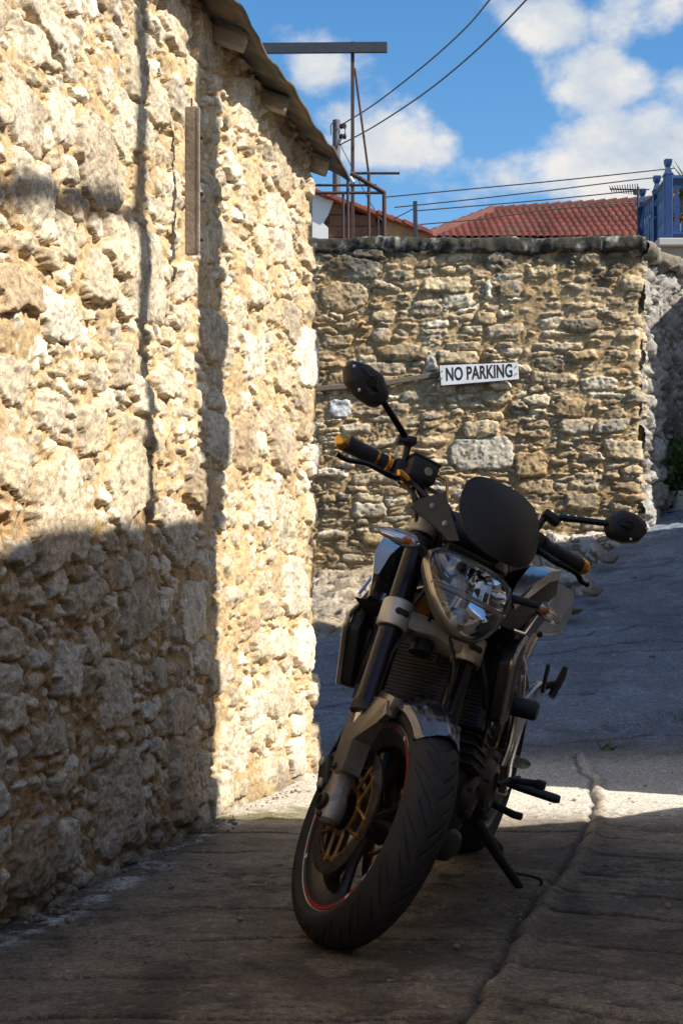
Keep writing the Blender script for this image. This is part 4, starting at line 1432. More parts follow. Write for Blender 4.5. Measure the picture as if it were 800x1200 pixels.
# tape round the rim flange, red runs broken by white and grey dashes, both sides
TAPE = [mat('red_rim_tape', (.42, .02, .02), .35, var=.15), mat('white_rim_tape', (.7, .7, .7), .35, var=.1), mat('grey_rim_tape', (.10, .10, .10), .35, var=.1)]
for sgn in (-1, 1):
    seg = 240
    tp = MB(FW)
    rg = random.Random(4)
    vs = []; fs = []; mi = []
    for k in range(seg):
        a = 2 * PI * k / seg
        for (r_, y_) in ((.2170, sgn * .0476), (.2265, sgn * .0492)):
            vs.append((r_ * math.cos(a), y_, r_ * math.sin(a)))
        fs.append((2 * k, 2 * k + 1, (2 * k + 3) % (2 * seg), (2 * k + 2) % (2 * seg)))
    k = 0
    while k < seg:
        n_, m_ = (26, 0) if k % 80 < 3 else (rg.choice([2, 3, 4]), rg.choice([1, 0, 2, 2]))
        mi += [m_] * n_; k += n_
    tp.add(vs, fs)
    tpo = tp.build('rim_tape', TAPE, fwheel)
    tpo.data.polygons.foreach_set('material_index', np.array(mi[:seg], np.int32))
    lip = MB(FW)
    lip.lathe([(.2275, sgn * .0470), (.2300, sgn * .0500), (.2320, sgn * .0485)], (0, 0, 0), 'y', 90, caps=False)
    lip.build('rim_lip', M_ALU, fwheel)


def disc(xf, y, ro, ri, parent, carrier=True, t=.0025):
    seg, nr = 220, 9
    mb = MB(xf)
    vs, fs = [], []
    hol = set()
    for k in range(0, seg, 5):
        r_i = 1 + (k // 5) % 3 * 2 + ((k // 15) % 2)
        hol.add((k, min(nr - 2, r_i))); hol.add((k + 1, min(nr - 2, r_i)))
    for s in (-1, 1):
        o = len(vs)
        for k in range(seg):
            a = 2 * PI * k / seg
            for i in range(nr + 1):
                r_ = ri + (ro - ri) * i / nr
                if i == 0: r_ += .002 * math.cos(a * 20)
                vs.append((r_ * math.cos(a), y + s * t, r_ * math.sin(a)))
        for k in range(seg):
            for i in range(nr):
                if (k, i) in hol: continue
                q = (o + k * (nr + 1) + i, o + k * (nr + 1) + i + 1, o + ((k + 1) % seg) * (nr + 1) + i + 1, o + ((k + 1) % seg) * (nr + 1) + i)
                fs.append(q if s > 0 else q[::-1])
    h = seg * (nr + 1)
    for k in range(seg):
        for i in (0, nr):
            a, b = k * (nr + 1) + i, ((k + 1) % seg) * (nr + 1) + i
            fs.append((a, b, b + h, a + h))
    mb.add(vs, fs)
    d = mb.build('brake_disc', M_ROTOR, parent, smooth=True, ang=30)
    if carrier:
        cb_ = MB(xf)
        seg = 60
        cb_.lathe([(.058, y - .003), (.058, y + .003), (.046, y + .003), (.046, y - .003), (.058, y - .003)], (0, 0, 0), 'y', seg, caps=False)
        for k in range(5):
            a = 2 * PI * k / 5 + .2
            for s in (-1, 1):
                p = [Vector((r_ * math.cos(b), y, r_ * math.sin(b))) for r_, b in ((.050, a + s * .12), (.085, a + s * .34), (ri + .004, a + s * .46))]
                cb_.tube(p, [.0055, .005, .006], 8)
            for s in (-1, 1):
                b = a + s * .46
                cb_.lathe([(.008, y - .004), (.008, y + .004)], (ri * math.cos(b) + 0, 0, ri * math.sin(b)), 'y', 12)
        cb_.lathe([(ri - .002, y - .002), (ri - .002, y + .002), (ri - .010, y + .002), (ri - .010, y - .002), (ri - .002, y - .002)], (0, 0, 0), 'y', 90, caps=False)
        cb_.build('disc_carrier', M_DISCC, d)
    return d


disc(FW, -.068, .150, .116, fwheel)
disc(FW, .068, .150, .116, fwheel)
rwheel = wheel(RW, .315, .083, .066, .216, .068, bike, 3, 15)
disc(RW, -.085, .11, .07, rwheel, True)
sp = MB(RW); sp.lathe([(.10, .080), (.108, .083), (.10, .086), (.05, .086), (.05, .080)], (0, 0, 0), 'y', 44)
sp.build('sprocket', M_ROTOR, rwheel)

# ------------------------------------------------------------------ front fork
for s in (-1, 1):
    y = .105 * s
    leg = S().lathe([(.0305, .235), (.0320, .240), (.0320, .262), (.0290, .268), (.0290, .70), (.026, .704)], (OFF, y, 0), 'z', 36).build('fork_leg', M_FORK, bike)
    S().lathe([(.0215, .05), (.0215, .238)], (OFF, y, 0), 'z', 28).build('inner_tube', M_STAN, leg)
    S().lathe([(.031, .228), (.034, .232), (.034, .250), (.0315, .2515)], (OFF, y, 0), 'z', 30).build('dust_seal', M_PLAST, leg)
    f = S()
    f.lathe([(.022, .095), (.0255, .088), (.026, .03), (.031, .0), (.027, -.035), (.016, -.045)], (OFF, y, 0), 'z', 28)
    f.box((OFF - .012, y + s * .002, .0), (.075, .046, .062), (0, R(10), 0), .012)
    f.box((OFF - .045, y, .045), (.05, .022, .05), (0, R(-20), 0), .006)
    f.build('axle_clamp', M_FOOT, leg)
    ax_ = S(); ax_.lathe([(.021, y + s * .018), (.021, y + s * .034), (.016, y + s * .038), (.012, y + s * .038), (.012, y + s * .026)], (OFF, 0, 0), 'y', 6 if s > 0 else 24)
    ax_.build('axle_nut', M_ENG, leg)
    S().lathe([(.008, y + s * .0), (.008, y + s * .030), (.005, y + s * .033)], (OFF + .004, 0, -.03), 'y', 10).build('pinch_bolt', M_ENG, leg)
    S().lathe([(.032, .704), (.035, .708), (.035, .735), (.029, .743), (.012, .744)], (OFF, y, 0), 'z', 28).build('fork_cap', M_ALU, leg)
    # brake caliper behind the leg
    c = S()
    c.box((OFF - .085, y * .80, .085), (.062, .05, .13), (0, R(-28), 0), .014)
    c.box((OFF - .085, y * .80 + s * .030, .085), (.05, .022, .09), (0, R(-28), 0), .010)
    cal = c.build('brake_caliper', M_ENG, leg)
    for kz in (-.028, .028):
        S().lathe([(.012, y * .80 + s * .038), (.012, y * .80 + s * .045), (.007, y * .80 + s * .047)], (OFF - .085 - kz * .5, 0, .085 + kz), 'y', 12).build('bolt', M_ALU, cal)

tc = S()
for s in (-1, 1):
    tc.lathe([(.036, .452), (.0385, .456), (.0385, .516), (.036, .520)], (OFF, s * .105, 0), 'z', 36)
tc.prism([(-.135, .468), (-.06, .462), (0, .475), (.06, .462), (.135, .468), (.13, .50), (.05, .512), (-.05, .512), (-.13, .50)][::-1], 'yz', OFF - .040, OFF + .026, .006)
tc.prism([(OFF - .075, -.05), (OFF - .02, -.09), (OFF - .02, .09), (OFF - .075, .05)], 'xy', .470, .505, .006)
lt = tc.build('triple_clamp', M_ALU, bike)
for s in (-1, 1):
    S().prism([(s * .105 - .014, .478), (s * .105 - .020, .487), (s * .105 - .014, .496), (s * .105 + .014, .496), (s * .105 + .020, .487), (s * .105 + .014, .478)], 'yz', OFF + .026, OFF + .0395, .003).build('clamp_slot', M_PLAST, lt)
tc = S()
for s in (-1, 1):
    tc.lathe([(.035, .662), (.037, .665), (.037, .688), (.035, .691)], (OFF, s * .105, 0), 'z', 30)
tc.prism([(OFF + .02, -.11), (OFF + .02, .11), (OFF - .03, .12), (OFF - .075, .05), (OFF - .075, -.05), (OFF - .03, -.12)], 'xy', .664, .687, .005)
ut = tc.build('triple_clamp', M_ENG, bike)
S().lathe([(.024, .70), (.024, .716), (.018, .72)], (-.0, 0, 0), 'z', 6).build('steering_nut', M_ALU, ut)
tail_ = S(); tail_.tube([(0, 0, .44), (0, 0, .70)], .028, 20); tail_.build('steering_stem', M_ENG, bike)

# fender: shell over the tyre with side plates running down to the fork feet
na, nc = 60, 25
aa = np.linspace(R(-62), R(55), na); cc = np.linspace(-1, 1, nc)
A_, C_ = np.meshgrid(aa, cc, indexing='ij')
wid = .078 * (1 - .20 * sstep(R(20), R(56), A_)); wid = wid * (1 - .1 * sstep(R(-30), R(-62), A_))
rad = .316 - .048 * np.abs(C_) ** 2.4 + .006 * np.exp(-(C_ / .16) ** 2) - .004 * sstep(R(30), R(56), A_)
rad = rad - .005 * np.exp(-((np.abs(C_) - .60) / .07) ** 2)
FX = OFF + rad * np.sin(A_); FZ = rad * np.cos(A_); FY = wid * C_
fe_me = grid_mesh('front_fender', FX.astype(np.float32), FY.astype(np.float32), FZ.astype(np.float32))
fe_me.transform(SX)
fender = link('front_fender', fe_me, M_GRAPH, bike)
so = fender.modifiers.new('shell', 'SOLIDIFY'); so.thickness = .005; so.offset = -1
for s in (-1, 1):
    pl_ = S()
    # outline in (f,u): leg plate in front of the fork tube, joined to the shell
    out = [(.030, .262), (.075, .270), (.135, .252), (.150, .215), (.120, .200), (.085, .150), (.078, .075), (.040, .068), (.012, .082), (.010, .20)]
    inner_ = [Vector((p[0], s * .083, p[1])) for p in out]
    outer_ = [Vector((p[0], s * (.100 if 0 < i < 5 else .130), p[1])) for i, p in enumerate(out)]
    pl_.rings([inner_, outer_])
    pl_.box((.10, s * .080, .255), (.10, .03, .05), (0, R(20), 0), .008)
    plate = pl_.build('fender_mount', mat('warm_grey_paint', (.30, .27, .24), .32, metal=.8, var=.1, dirt=(.22, .19, .16)), fender, ang=25)
    S().lathe([(.009, s * .112), (.009, s * .136), (.005, s * .139)], (.034, 0, .088), 'y', 12).build('bolt', M_PLAST, plate)

# ------------------------------------------------------------------ headlight
HC = Vector((.0, 0, .548))
HO = [(0, .650), (.056, .650), (.092, .645), (.112, .632), (.118, .600), (.106, .560), (.089, .515), (.062, .474), (.037, .447), (.020, .439), (0, .437)]
HO = HO + [(-y, z) for y, z in HO[-2:0:-1]]
hsm = [Vector((0, y, z)) for y, z in HO]


def resample(pts, n):
    q = pts + [pts[0]]
    L_ = [0]
    for a, b in zip(q[:-1], q[1:]): L_.append(L_[-1] + (b - a).length)
    out = []
    for k in range(n):
        t = L_[-1] * k / n
        i = max(j for j in range(len(L_)) if L_[j] <= t + 1e-9)
        i = min(i, len(q) - 2)
        f = (t - L_[i]) / max(1e-9, L_[i + 1] - L_[i])
        out.append(q[i].lerp(q[i + 1], f))
    return out


def smooth_closed(pts, it=2):
    for _ in range(it):
        n = len(pts)
        pts = [(pts[i - 1] + pts[i] * 2 + pts[(i + 1) % n]) / 4 for i in range(n)]
    return pts


hout = smooth_closed(resample(hsm, 88), 1)


def tilt(u): return -(u - .548) * .32       # the face leans back towards its top


def shell(mbx, outline, c, f0, prof, cap=True):
    """Rings from scale/offset profile [(scale, df)] about centre c."""
    rings = []
    for sc, df in prof:
        rings.append([Vector((f0 + tilt(c.z + (p.z - c.z) * sc) - 1.3 * ((p.y - c.y) * sc) ** 2 + df, c.y + (p.y - c.y) * sc, c.z + (p.z - c.z) * sc)) for p in outline])
    mbx.rings(rings, True, False, cap)
    return mbx


F0 = .185
hh_ = shell(S(), hout, HC, F0, [(1.0, .0), (1.04, -.004), (1.045, -.016), (.93, -.05), (.62, -.10), (.3, -.12)])
head = hh_.build('headlight', mat('grey_brown_shell', (.13, .118, .10), .38, metal=.4, var=.12, dirt=(.10, .085, .07)), bike)
bz = S(); shell(bz, hout, HC, F0, [(.955, -.010), (.97, .004), (1.0, .009), (1.03, .004), (1.045, -.010)], cap=False)
bz.build('bezel', M_BEZ, head)
ln = S(); shell(ln, hout, HC, F0, [(.975, .006), (.90, .016), (.75, .026), (.5, .034), (.25, .038), (.04, .039)])
ln.build('lens', M_LENS, head)


def clip_out(lo, hi):
    return [Vector((0, p.y * .94, min(max(HC.z + (p.z - HC.z) * .94, lo), hi))) for p in hout]


for (lo, hi, cz, dep, nm) in ((.556, .70, .595, .060, 'upper'), (.40, .541, .505, .052, 'lower')):
    ol = resample(clip_out(lo, hi), 26)
    c = Vector((0, 0, cz))
    rf = S(); rings = []
    for sc in (1.0, .84, .66, .48, .30, .14):
        rings.append([Vector((F0 + tilt(cz + (p.z - cz) * sc) - 1.3 * (p.y * sc) ** 2 - .006 - dep * (1 - sc ** 2) ** .9 + 0, p.y * sc, cz + (p.z - cz) * sc)) for i, p in enumerate(ol)])
    rf.rings(rings, True, False, True)
    # vertical reflector steps in the bowl
    r_o = rf.build('reflector', M_REFL, head, smooth=True, ang=70)
    bl2 = S()
    bl2.lathe([(.021, 0), (.021, .016), (.017, .024), (.006, .027)], (F0 + tilt(cz) - dep + .004, -.01 if nm == 'upper' else .0, cz), 'x', 20)
    bl2.build('bulb_cap', M_BEZ, head)
    st = S()
    for k in (-.074, -.044, .036, .062):
        w = .022
        y0 = k
        zc = cz + .004
        hgt = .052 if nm == 'upper' else .03
        if nm == 'lower' or k < 0: continue
        st.box((F0 + tilt(zc) - dep * .55 - 1.3 * k * k, y0, zc), (.012, w, hgt), (0, R(8), R(-38 if k > 0 else 35)), .003)
    st.build('reflector_step', M_REFL, head, smooth=False)
dv = S()
pts = [Vector((F0 + tilt(.548) - 1.3 * y * y + .002, y, .5485)) for y in np.linspace(-.103, .103, 15)]
dv.tube(pts, .0065, 8); dv.build('divider', M_BEZ, head)
# ------------------------------------------------------------------ dark fly screen
SO = [(0, .816), (.050, .814), (.084, .803), (.103, .780), (.110, .735), (.106, .695), (.094, .662), (.069, .636), (.035, .625), (0, .622)]
SO = SO + [(-y, z) for y, z in SO[-2:0:-1]]
so_ = smooth_closed(resample([Vector((0, y * 1.05 + .012, .642 + (z - .622) * 1.12)) for y, z in SO], 96), 2)
cz = Vector((0, .012, .735))
scr = S(); rings = []
for sc in (1.0, .985, .93, .84, .72, .58, .42, .25, .08):
    rings.append([Vector((.238 + .022 * (1 - sc ** 2.6) - (cz.z + (p.z - cz.z) * sc - .66) * .30 - 1.25 * (p.y * sc) ** 2, .012 + (p.y - .012) * sc, cz.z + (p.z - cz.z) * sc)) for p in so_])
scr.rings(rings, True, False, True)
back = [[p + Vector((-.006, 0, 0)) for p in r_] for r_ in rings]
scr.rings([rings[0]] + back, True, False, True)
screen = scr.build('fly_screen', M_SCREEN, bike, ang=60)
ins = S(); ins.box((.085, 0, .735), (.05, .15, .09), (0, R(-25), 0), .015); ins.box((.09, 0, .66), (.08, .14, .05), (0, 0, 0), .01)
ins.build('instrument_cluster', M_PLAST, bike)
for s in (-1, 1):
    br = S()
    o2 = [(s * .172, .738), (s * .162, .762), (s * .120, .792), (s * .113, .770), (s * .082, .695), (s * .070, .668), (s * .088, .664), (s * .112, .690)]
    br.rings([[Vector((.165 - 1.0 * (abs(y) - .09), y, z)) for y, z in o2], [Vector((.159 - 1.0 * (abs(y) - .09), y, z)) for y, z in o2]])
    bo = br.build('screen_bracket', M_BRACK, screen, smooth=False)
    for (yy, zz) in ((s * .136, .747), (s * .105, .706)):
        S().lathe([(.007, 0), (.007, .004), (.003, .006)], (.166 - (abs(yy) - .09), yy, zz), 'x', 14).build('screw', M_ALU, bo)

# ------------------------------------------------------------------ handlebar
UB = .85
hbp = smooth_path([(0, -.365, UB), (0, -.22, UB - .003), (.0, -.14, UB - .012), (-.0, -.07, .775), (0, 0, .765), (0, .07, .775), (0, .14, UB - .012), (0, .22, UB - .003), (0, .365, UB)], 8)
hbar = S().tube(hbp, .012, 14).build('handlebar', M_FORK, bike)
cl = S()
for s in (-1, 1):
    cl.box((0, s * .055, .745), (.045, .03, .07), (0, 0, 0), .008)
cl.build('bar_riser', M_ENG, hbar)
for s in (-1, 1):
    g = S(); g.lathe([(.019, s * .352), (.0215, s * .348), (.021, s * .34), (.021, s * .272), (.021, s * .268)][::1], (0, 0, UB), 'y', 24)
    gr = g.build('grip', M_PLAST, hbar)
    S().lathe([(.0225, s * .272), (.0225, s * .2655)], (0, 0, UB), 'y', 24).build('grip_ring', M_GOLD if s < 0 else M_PLAST, gr)
    S().lathe([(.021, s * .266), (.021, s * .238)], (0, 0, UB), 'y', 24).build('grip_sleeve', M_PLAST, gr)
    S().lathe([(.021, s * .243), (.026, s * .240), (.027, s * .230), (.021, s * .226)], (0, 0, UB), 'y', 24).build('grip_flange', M_GOLD if s < 0 else M_PLAST, gr)
    be = S(); be.lathe([(.0180, s * .351), (.0225, s * .353), (.0230, s * .362), (.0190, s * .370), (.013, s * .378), (.006, s * .381)], (0, 0, UB), 'y', 22)
    be.build('bar_end', M_GOLD, hbar)
    # switch block
    sw_ = S(); sw_.box((.002, s * .198, UB), (.050, .055, .050), (0, R(8), 0), .012); sw_.box((.02, s * .185, UB - .022), (.04, .03, .03), (0, 0, 0), .008)
    sb = sw_.build('switch_block', M_PLAST, hbar)
    # lever: perch, pivot and blade
    lv = S()
    lv.tube(smooth_path([(.035, s * .195, UB - .030), (.060, s * .225, UB - .050), (.074, s * .262, UB - .060), (.072, s * .31, UB - .060), (.064, s * (.355 if s < 0 else .335), UB - .070), (.060, s * (.386 if s < 0 else .355), UB - .068)], 6),
            [.011] * 12 + [.0085] * 18 + [.010], 10, flat=.75)
    lo_ = lv.build('lever', M_FORK, hbar)
    p_ = S(); p_.box((.030, s * .178, UB - .014), (.055, .05, .030), (0, 0, R(-12 * s)), .008)
    p_.build('lever_perch', M_PLAST, lo_)
    if s < 0:
        S().box((.058, s * .205, UB - .040), (.018, .050, .020), (0, 0, R(25)), .004).build('lever_adjuster', M_GOLD, lo_)
# fluid reservoirs
rs = S(); rs.box((.030, -.158, UB + .008), (.058, .076, .052), (0, R(4), 0), .008)
rv = rs.build('fluid_reservoir', M_PLAST, hbar)
S().box((.030, -.158, UB + .037), (.060, .078, .008), (0, R(4), 0), .003).build('reservoir_lid', M_PLAST, rv)
S().lathe([(.011, 0), (.011, .003), (.008, .0035), (.008, .002), (.002, .002)], (.0595, -.150, UB + .004), 'x', 22).build('sight_glass', M_BEZ, rv)
rs = S(); rs.box((.030, .150, UB + .002), (.050, .070, .044), (0, R(4), 0), .008)
rv = rs.build('fluid_reservoir', M_PLAST, hbar)
S().box((.030, .150, UB + .027), (.052, .072, .008), (0, R(4), 0), .003).build('reservoir_lid', M_PLAST, rv)

# mirrors
MO = [(-.062, .018), (-.052, .046), (-.012, .058), (.034, .050), (.066, .010), (.070, -.012), (.052, -.044), (.034, -.050), (-.008, -.044), (-.046, -.022)]
for s in (-1, 1):
    mc = Vector((.105, s * .393, .960)) if s < 0 else Vector((.105, s * .398, .952))
    ks = .94 if s < 0 else .86; kz = .80
    ol = smooth_closed(resample([Vector((0, -s * y * ks, z * kz)) for y, z in MO], 72), 1)
    m_ = S()
    rings = [[mc + Vector((df + .10 * p.z * sc, p.y * sc * 1.06, p.z * sc * 1.0)) for p in ol] for sc, df in ((.94, -.016), (1.0, -.014), (1.0, -.004), (.96, .006), (.86, .013), (.6, .018), (.25, .020))]
    m_.rings(rings, True, True, True)
    mir = m_.build('mirror', M_PLAST, bike, ang=50)
    gl_ = S(); gl_.rings([[mc + Vector((-.0165 + .10 * p.z * .9, p.y * .96, p.z * .9)) for p in ol], [mc + Vector((-.0175 + .10 * p.z * .9, p.y * .96, p.z * .9)) for p in ol]])
    gl_.build('mirror_glass', M_CHROME, mir)
    for i, (y0, zz) in enumerate(((-.035, .030), (-.030, .016), (-.026, .002), (-.020, -.012), (-.012, -.026))):
        if s > 0: break
        rb = S(); y0 *= ks * .9; zz *= kz * .85
        yy = -s * (y0 + .004)
        p0 = mc + Vector((.0185 + .1 * zz, yy, zz + .004)); p1 = mc + Vector((.021 + .1 * zz, yy - s * .026, zz - .009)); p2 = mc + Vector((.015 + .1 * zz, yy - s * .040, zz + .003))
        rb.tube([p0, p1, p2], .0036, 6)
        rb.build('rib', M_PLAST, mir)
    for (y0, zz) in ((-.050, .022), (-.036, .044), (.033, .010), (-.012, -.034), (.026, -.028)):
        S().lathe([(.0042, 0), (.0042, .003), (.002, .004)], mc + Vector((.013 + .1 * zz, -s * y0 * .9, zz * .82)), 'x', 10).build('screw', M_CHROME, mir)
    st = S()
    base = Vector((.020, s * .206, UB + .062)); kn = Vector((.045, s * .232, UB + .070))
    st.tube([kn, kn.lerp(mc, .45) + Vector((.012, 0, .0)), mc + Vector((.022, s * -.012, -.004))], [.0085, .0085, .0075], 12)
    st.lathe([(.012, -.006), (.013, .0), (.012, .006)], mc + Vector((.020, s * -.010, -.002)), 'x', 16)
    so2 = st.build('mirror_stem', M_FORK, mir)
    k2 = S(); k2.box(base.lerp(kn, .5), (.032, .050, .020), (R(16 * -s), 0, R(-10)), .006)
    k2.tube([Vector((.010, s * .198, UB + .020)), base], [.008, .009], 10)
    k2.build('mirror_clamp', M_PLAST, so2)

# ------------------------------------------------------------------ turn signals
for s in (-1, 1):
    b0 = Vector((.12, s * .105, .620)); b1 = Vector((.14, -.150, .632)) if s < 0 else Vector((.14, .200, .632)); tip = Vector((.105, -.246, .634)) if s < 0 else Vector((.105, .285, .628))
    stem = S().tube([b0, b1], [.011, .009], 10)
    rings = []
    d = (tip - b1)
    for t, a, b in ((0, .012, .010), (.12, .021, .018), (.4, .023, .019), (.75, .014, .013), (1, .003, .003)):
        c = b1 + d * t
        rings.append([c + Vector((a * math.cos(q), 0, b * math.sin(q) + .004 * t)) for q in (2 * PI * k / 18 for k in range(18))])
    ts = stem.build('turn_signal', M_PLAST, bike)
    bd = S(); bd.rings([[p * 1.0 for p in r_] for r_ in rings], True, True, True)
    bd.build('signal_lens', M_SIG, ts)
    am = S(); am.lathe([(.002, -.014), (.010, -.008), (.011, .006), (.002, .014)], b1 + d * .25, 'y', 14)
    am.build('bulb', M_AMBER, ts)
    rf = S(); rf.rings([[p + Vector((-.0095, 0, 0)) if True else p for p in r_] for r_ in [[c_.lerp(b1 + d * t_, .25) for c_ in r0] for r0, t_ in zip(rings, (0, .12, .4, .75, 1))]], True, True, True)
    rf.build('signal_back', M_REFL, ts)

# ------------------------------------------------------------------ hoses and cables
def hose(pts, r, nm='hose', xf=True, m_=None):
    mb = S() if xf else B()
    mb.tube(smooth_path(pts, 8), r, 8)
    return mb.build(nm, m_ or M_HOSE, bike)


hose([(.03, -.13, UB - .02), (.09, -.10, UB - .06), (.10, -.05, UB - .12), (.06, -.03, UB - .22), (.05, -.02, .56), (.06, -.03, .50)], .0055, 'brake_hose')
hose([(.05, -.035, .50), (.06, -.085, .42), (.055, -.10, .34), (.02, -.118, .25), (-.03, -.118, .15)], .0045, 'brake_hose')
hose([(.055, .03, .50), (.075, .06, .43), (.06, .08, .36), (.0, .115, .25), (-.03, .118, .15)], .0045, 'brake_hose')
hose([(.045, -.19, UB - .03), (.10, -.15, UB - .075), (.09, -.09, UB - .09), (.02, -.04, UB - .16)], .005, 'throttle_cable')
hose([(.04, -.20, UB - .04), (.085, -.17, UB - .085), (.07, -.11, UB - .11), (.0, -.05, UB - .2)], .005, 'throttle_cable')
hose([(.04, .19, UB - .03), (.10, .15, UB - .07), (.09, .08, UB - .10), (.02, .04, UB - .2)], .005, 'clutch_cable')
hose([(.03, -.125, UB + .02), (.05, -.095, UB + .01), (.075, -.085, UB - .05), (.05, -.06, UB - .10)], .004, 'brake_hose', True, M_GOLD)
hose([(.05, -.13, UB - .05), (.09, -.11, UB - .085), (.08, -.06, UB - .13)], .004, 'wiring_loom', True, M_HOSE)
hose([(.0, .17, UB - .03), (.06, .13, UB - .09), (.07, .07, UB - .16), (.03, .05, UB - .28), (-.03, .06, UB - .40)], .0055, 'clutch_cable')
hose([(.02, -.16, UB - .035), (.05, -.135, UB - .12), (.02, -.075, UB - .22), (-.04, -.06, UB - .34)], .006, 'wiring_loom')
hose([(.09, -.06, .60), (.05, -.075, .52), (.0, -.07, .42), (-.05, -.09, .34)], .005, 'wiring_loom')
hose([(1.09, .13, .70), (1.085, .16, .62), (1.04, .165, .54), (.96, .15, .47)], .011, 'coolant_hose', False)
hose([(1.09, -.12, .71), (1.09, -.15, .62), (1.05, -.16, .54), (.96, -.15, .47)], .011, 'coolant_hose', False)
hn = S(); hn.lathe([(.0, .0), (.030, .002), (.034, .012), (.030, .022), (.012, .026)], (.02, -.055, .535), 'x', 20)
hn.build('horn', mat('orange_horn', (.30, .13, .03), .45, var=.2), bike)

# ------------------------------------------------------------------ radiator, engine, frame
rd = B()
rd.box((1.035, 0, .64), (.035, .34, .25), (0, R(-18), 0), .006)
rad_ = rd.build('radiator', M_ENG, bike, smooth=False)
fn = B()
for k in range(26):
    t = (k - 12.5) / 26
    z = .64 + t * .23
    fn.box((1.056 - .32 * t * .23 + .0, 0, z), (.006, .31, .003), (0, R(-18), 0))
fn.build('cooling_fins', M_FORK, rad_, smooth=False)
for s in (-1, 1):
    cv = B()
    o = [(1.115, .705), (1.085, .735), (1.005, .765), (.955, .75), (.975, .55), (1.045, .545), (1.08, .555)]
    cv.prism(o, 'xz', s * .178, s * .212, .008)
    c_ = cv.build('radiator_cover', M_PLAST, rad_)
    tr = B(); tr.tube(smooth_path([(1.00, s * .213, .766), (1.088, s * .214, .738), (1.119, s * .214, .705), (1.10, s * .213, .63), (1.08, s * .212, .552)], 5), .0075, 8)
    tr.build('radiator_trim', M_SILV, c_)
en = B()
en.box((.80, 0, .33), (.42, .26, .20), (0, 0, 0), .03)
en.box((.93, 0, .47), (.20, .30, .16), (0, R(-14), 0), .02)
en.box((.90, 0, .585), (.22, .27, .10), (0, R(-14), 0), .025)
en.box((.60, 0, .42), (.22, .22, .16), (0, 0, 0), .03)
for k in range(7):
    en.box((.955 - .25 * (.42 + k * .022 - .47), 0, .41 + k * .024), (.225, .32, .006), (0, R(-14), 0), .002)
eng = en.build('engine', M_ENG, bike)
for s in (-1, 1):
    for (x, z, r_, d_) in ((.74, .335, .088, .05), (.90, .33, .062, .035), (.60, .37, .055, .03)):
        ec = B()
        ec.lathe([(r_, s * .12), (r_, s * (.12 + d_ * .7)), (r_ * .9, s * (.12 + d_)), (r_ * .55, s * (.125 + d_)), (r_ * .5, s * (.118 + d_)), (.004, s * (.118 + d_))], (x, 0, z), 'y', 40)
        for k in range(6):
            q = 2 * PI * k / 6 + .4
            ec.lathe([(.006, s * (.12 + d_ * .6)), (.006, s * (.122 + d_)), (.004, s * (.124 + d_))], (x + r_ * .94 * math.cos(q), 0, z + r_ * .94 * math.sin(q)), 'y', 8)
        ec.build('engine_cover', M_ENGB, eng)
for y in (-.07, .07):
    hp = B(); hp.tube(smooth_path([(1.0, y, .52), (1.075, y * 1.1, .47), (1.085, y * 1.05, .38), (1.04, y * .8, .26), (.92, y * .5, .195), (.78, y * .3, .18)], 8), .021, 16)
    hp.build('exhaust_pipe', M_PIPE, bike)
sil = B(); sil.lathe([(.04, .30), (.075, .33), (.085, .42), (.085, .66), (.06, .72)], (0, -.02, .185), 'x', 24)
sil.build('muffler', M_ENG, bike)
bp_ = B(); bp_.prism([(1.07, .30), (1.02, .20), (.86, .135), (.70, .14), (.72, .20), (.95, .26)], 'xz', -.12, .12, .02)
bp_.build('belly_pan', M_PLAST, bike)
# main frame: tubes each side
fr = B()
for s in (-1, 1):
    fr.tube(smooth_path([(1.13, s * .035, .86), (.98, s * .12, .82), (.80, s * .150, .735), (.64, s * .158, .675), (.60, s * .152, .645), (.68, s * .150, .60), (.82, s * .150, .565), (.955, s * .150, .528)], 8), .019, 14)
    fr.tube(smooth_path([(.62, s * .155, .66), (.52, s * .150, .58), (.46, s * .135, .46), (.47, s * .12, .34), (.52, s * .10, .24)], 8), .019, 14)
    fr.tube(smooth_path([(.60, s * .14, .68), (.35, s * .12, .76), (.05, s * .11, .80), (-.2, s * .10, .83)], 8), .014, 12)
    fr.tube([(.55, s * .125, .56), (.10, s * .115, .77)], .012, 10)
fr.tube([(1.085, 0, .90), (1.15, 0, .76)], .030, 20)
frame = fr.build('frame', M_SILV, bike)
br_tube = B()
br_tube.tube(smooth_path([(.74, .172, .66), (.70, .182, .56), (.705, .186, .46), (.72, .180, .40)], 6), .009, 10)
br_tube.build('chrome_rod', M_STAN, bike)
# crash bobbins
for s in (-1, 1):
    sl = B(); sl.lathe([(.024, s * .15), (.026, s * .165), (.026, s * .255), (.022, s * .262), (.010, s * .262)], (.86, 0, .578), 'y', 24)
    sl.build('crash_bobbin', M_PLAST, bike)
# swing arm, shock and chain
sa = B()
for s in (-1, 1):
    sa.tube(smooth_path([(.50, s * .10, .36), (.30, s * .125, .36), (.0, s * .125, .315), (-.05, s * .125, .312)], 6), [.032] * 10 + [.026] * 9, 10, flat=.6)
sa.tube([(.46, -.11, .36), (.46, .11, .36)], .034, 14)
sa.build('swing_arm', M_ENG, bike)
ch = B(); ch.tube([(.56, .118, .40), (0, .098, .42)], .010, 6); ch.tube([(.56, .118, .31), (0, .098, .215)], .010, 6)
ch.build('chain', M_ROTOR, bike)
B().tube([(.36, -.03, .42), (.47, -.03, .68)], .035, 14).build('shock_absorber', M_ENG, bike)

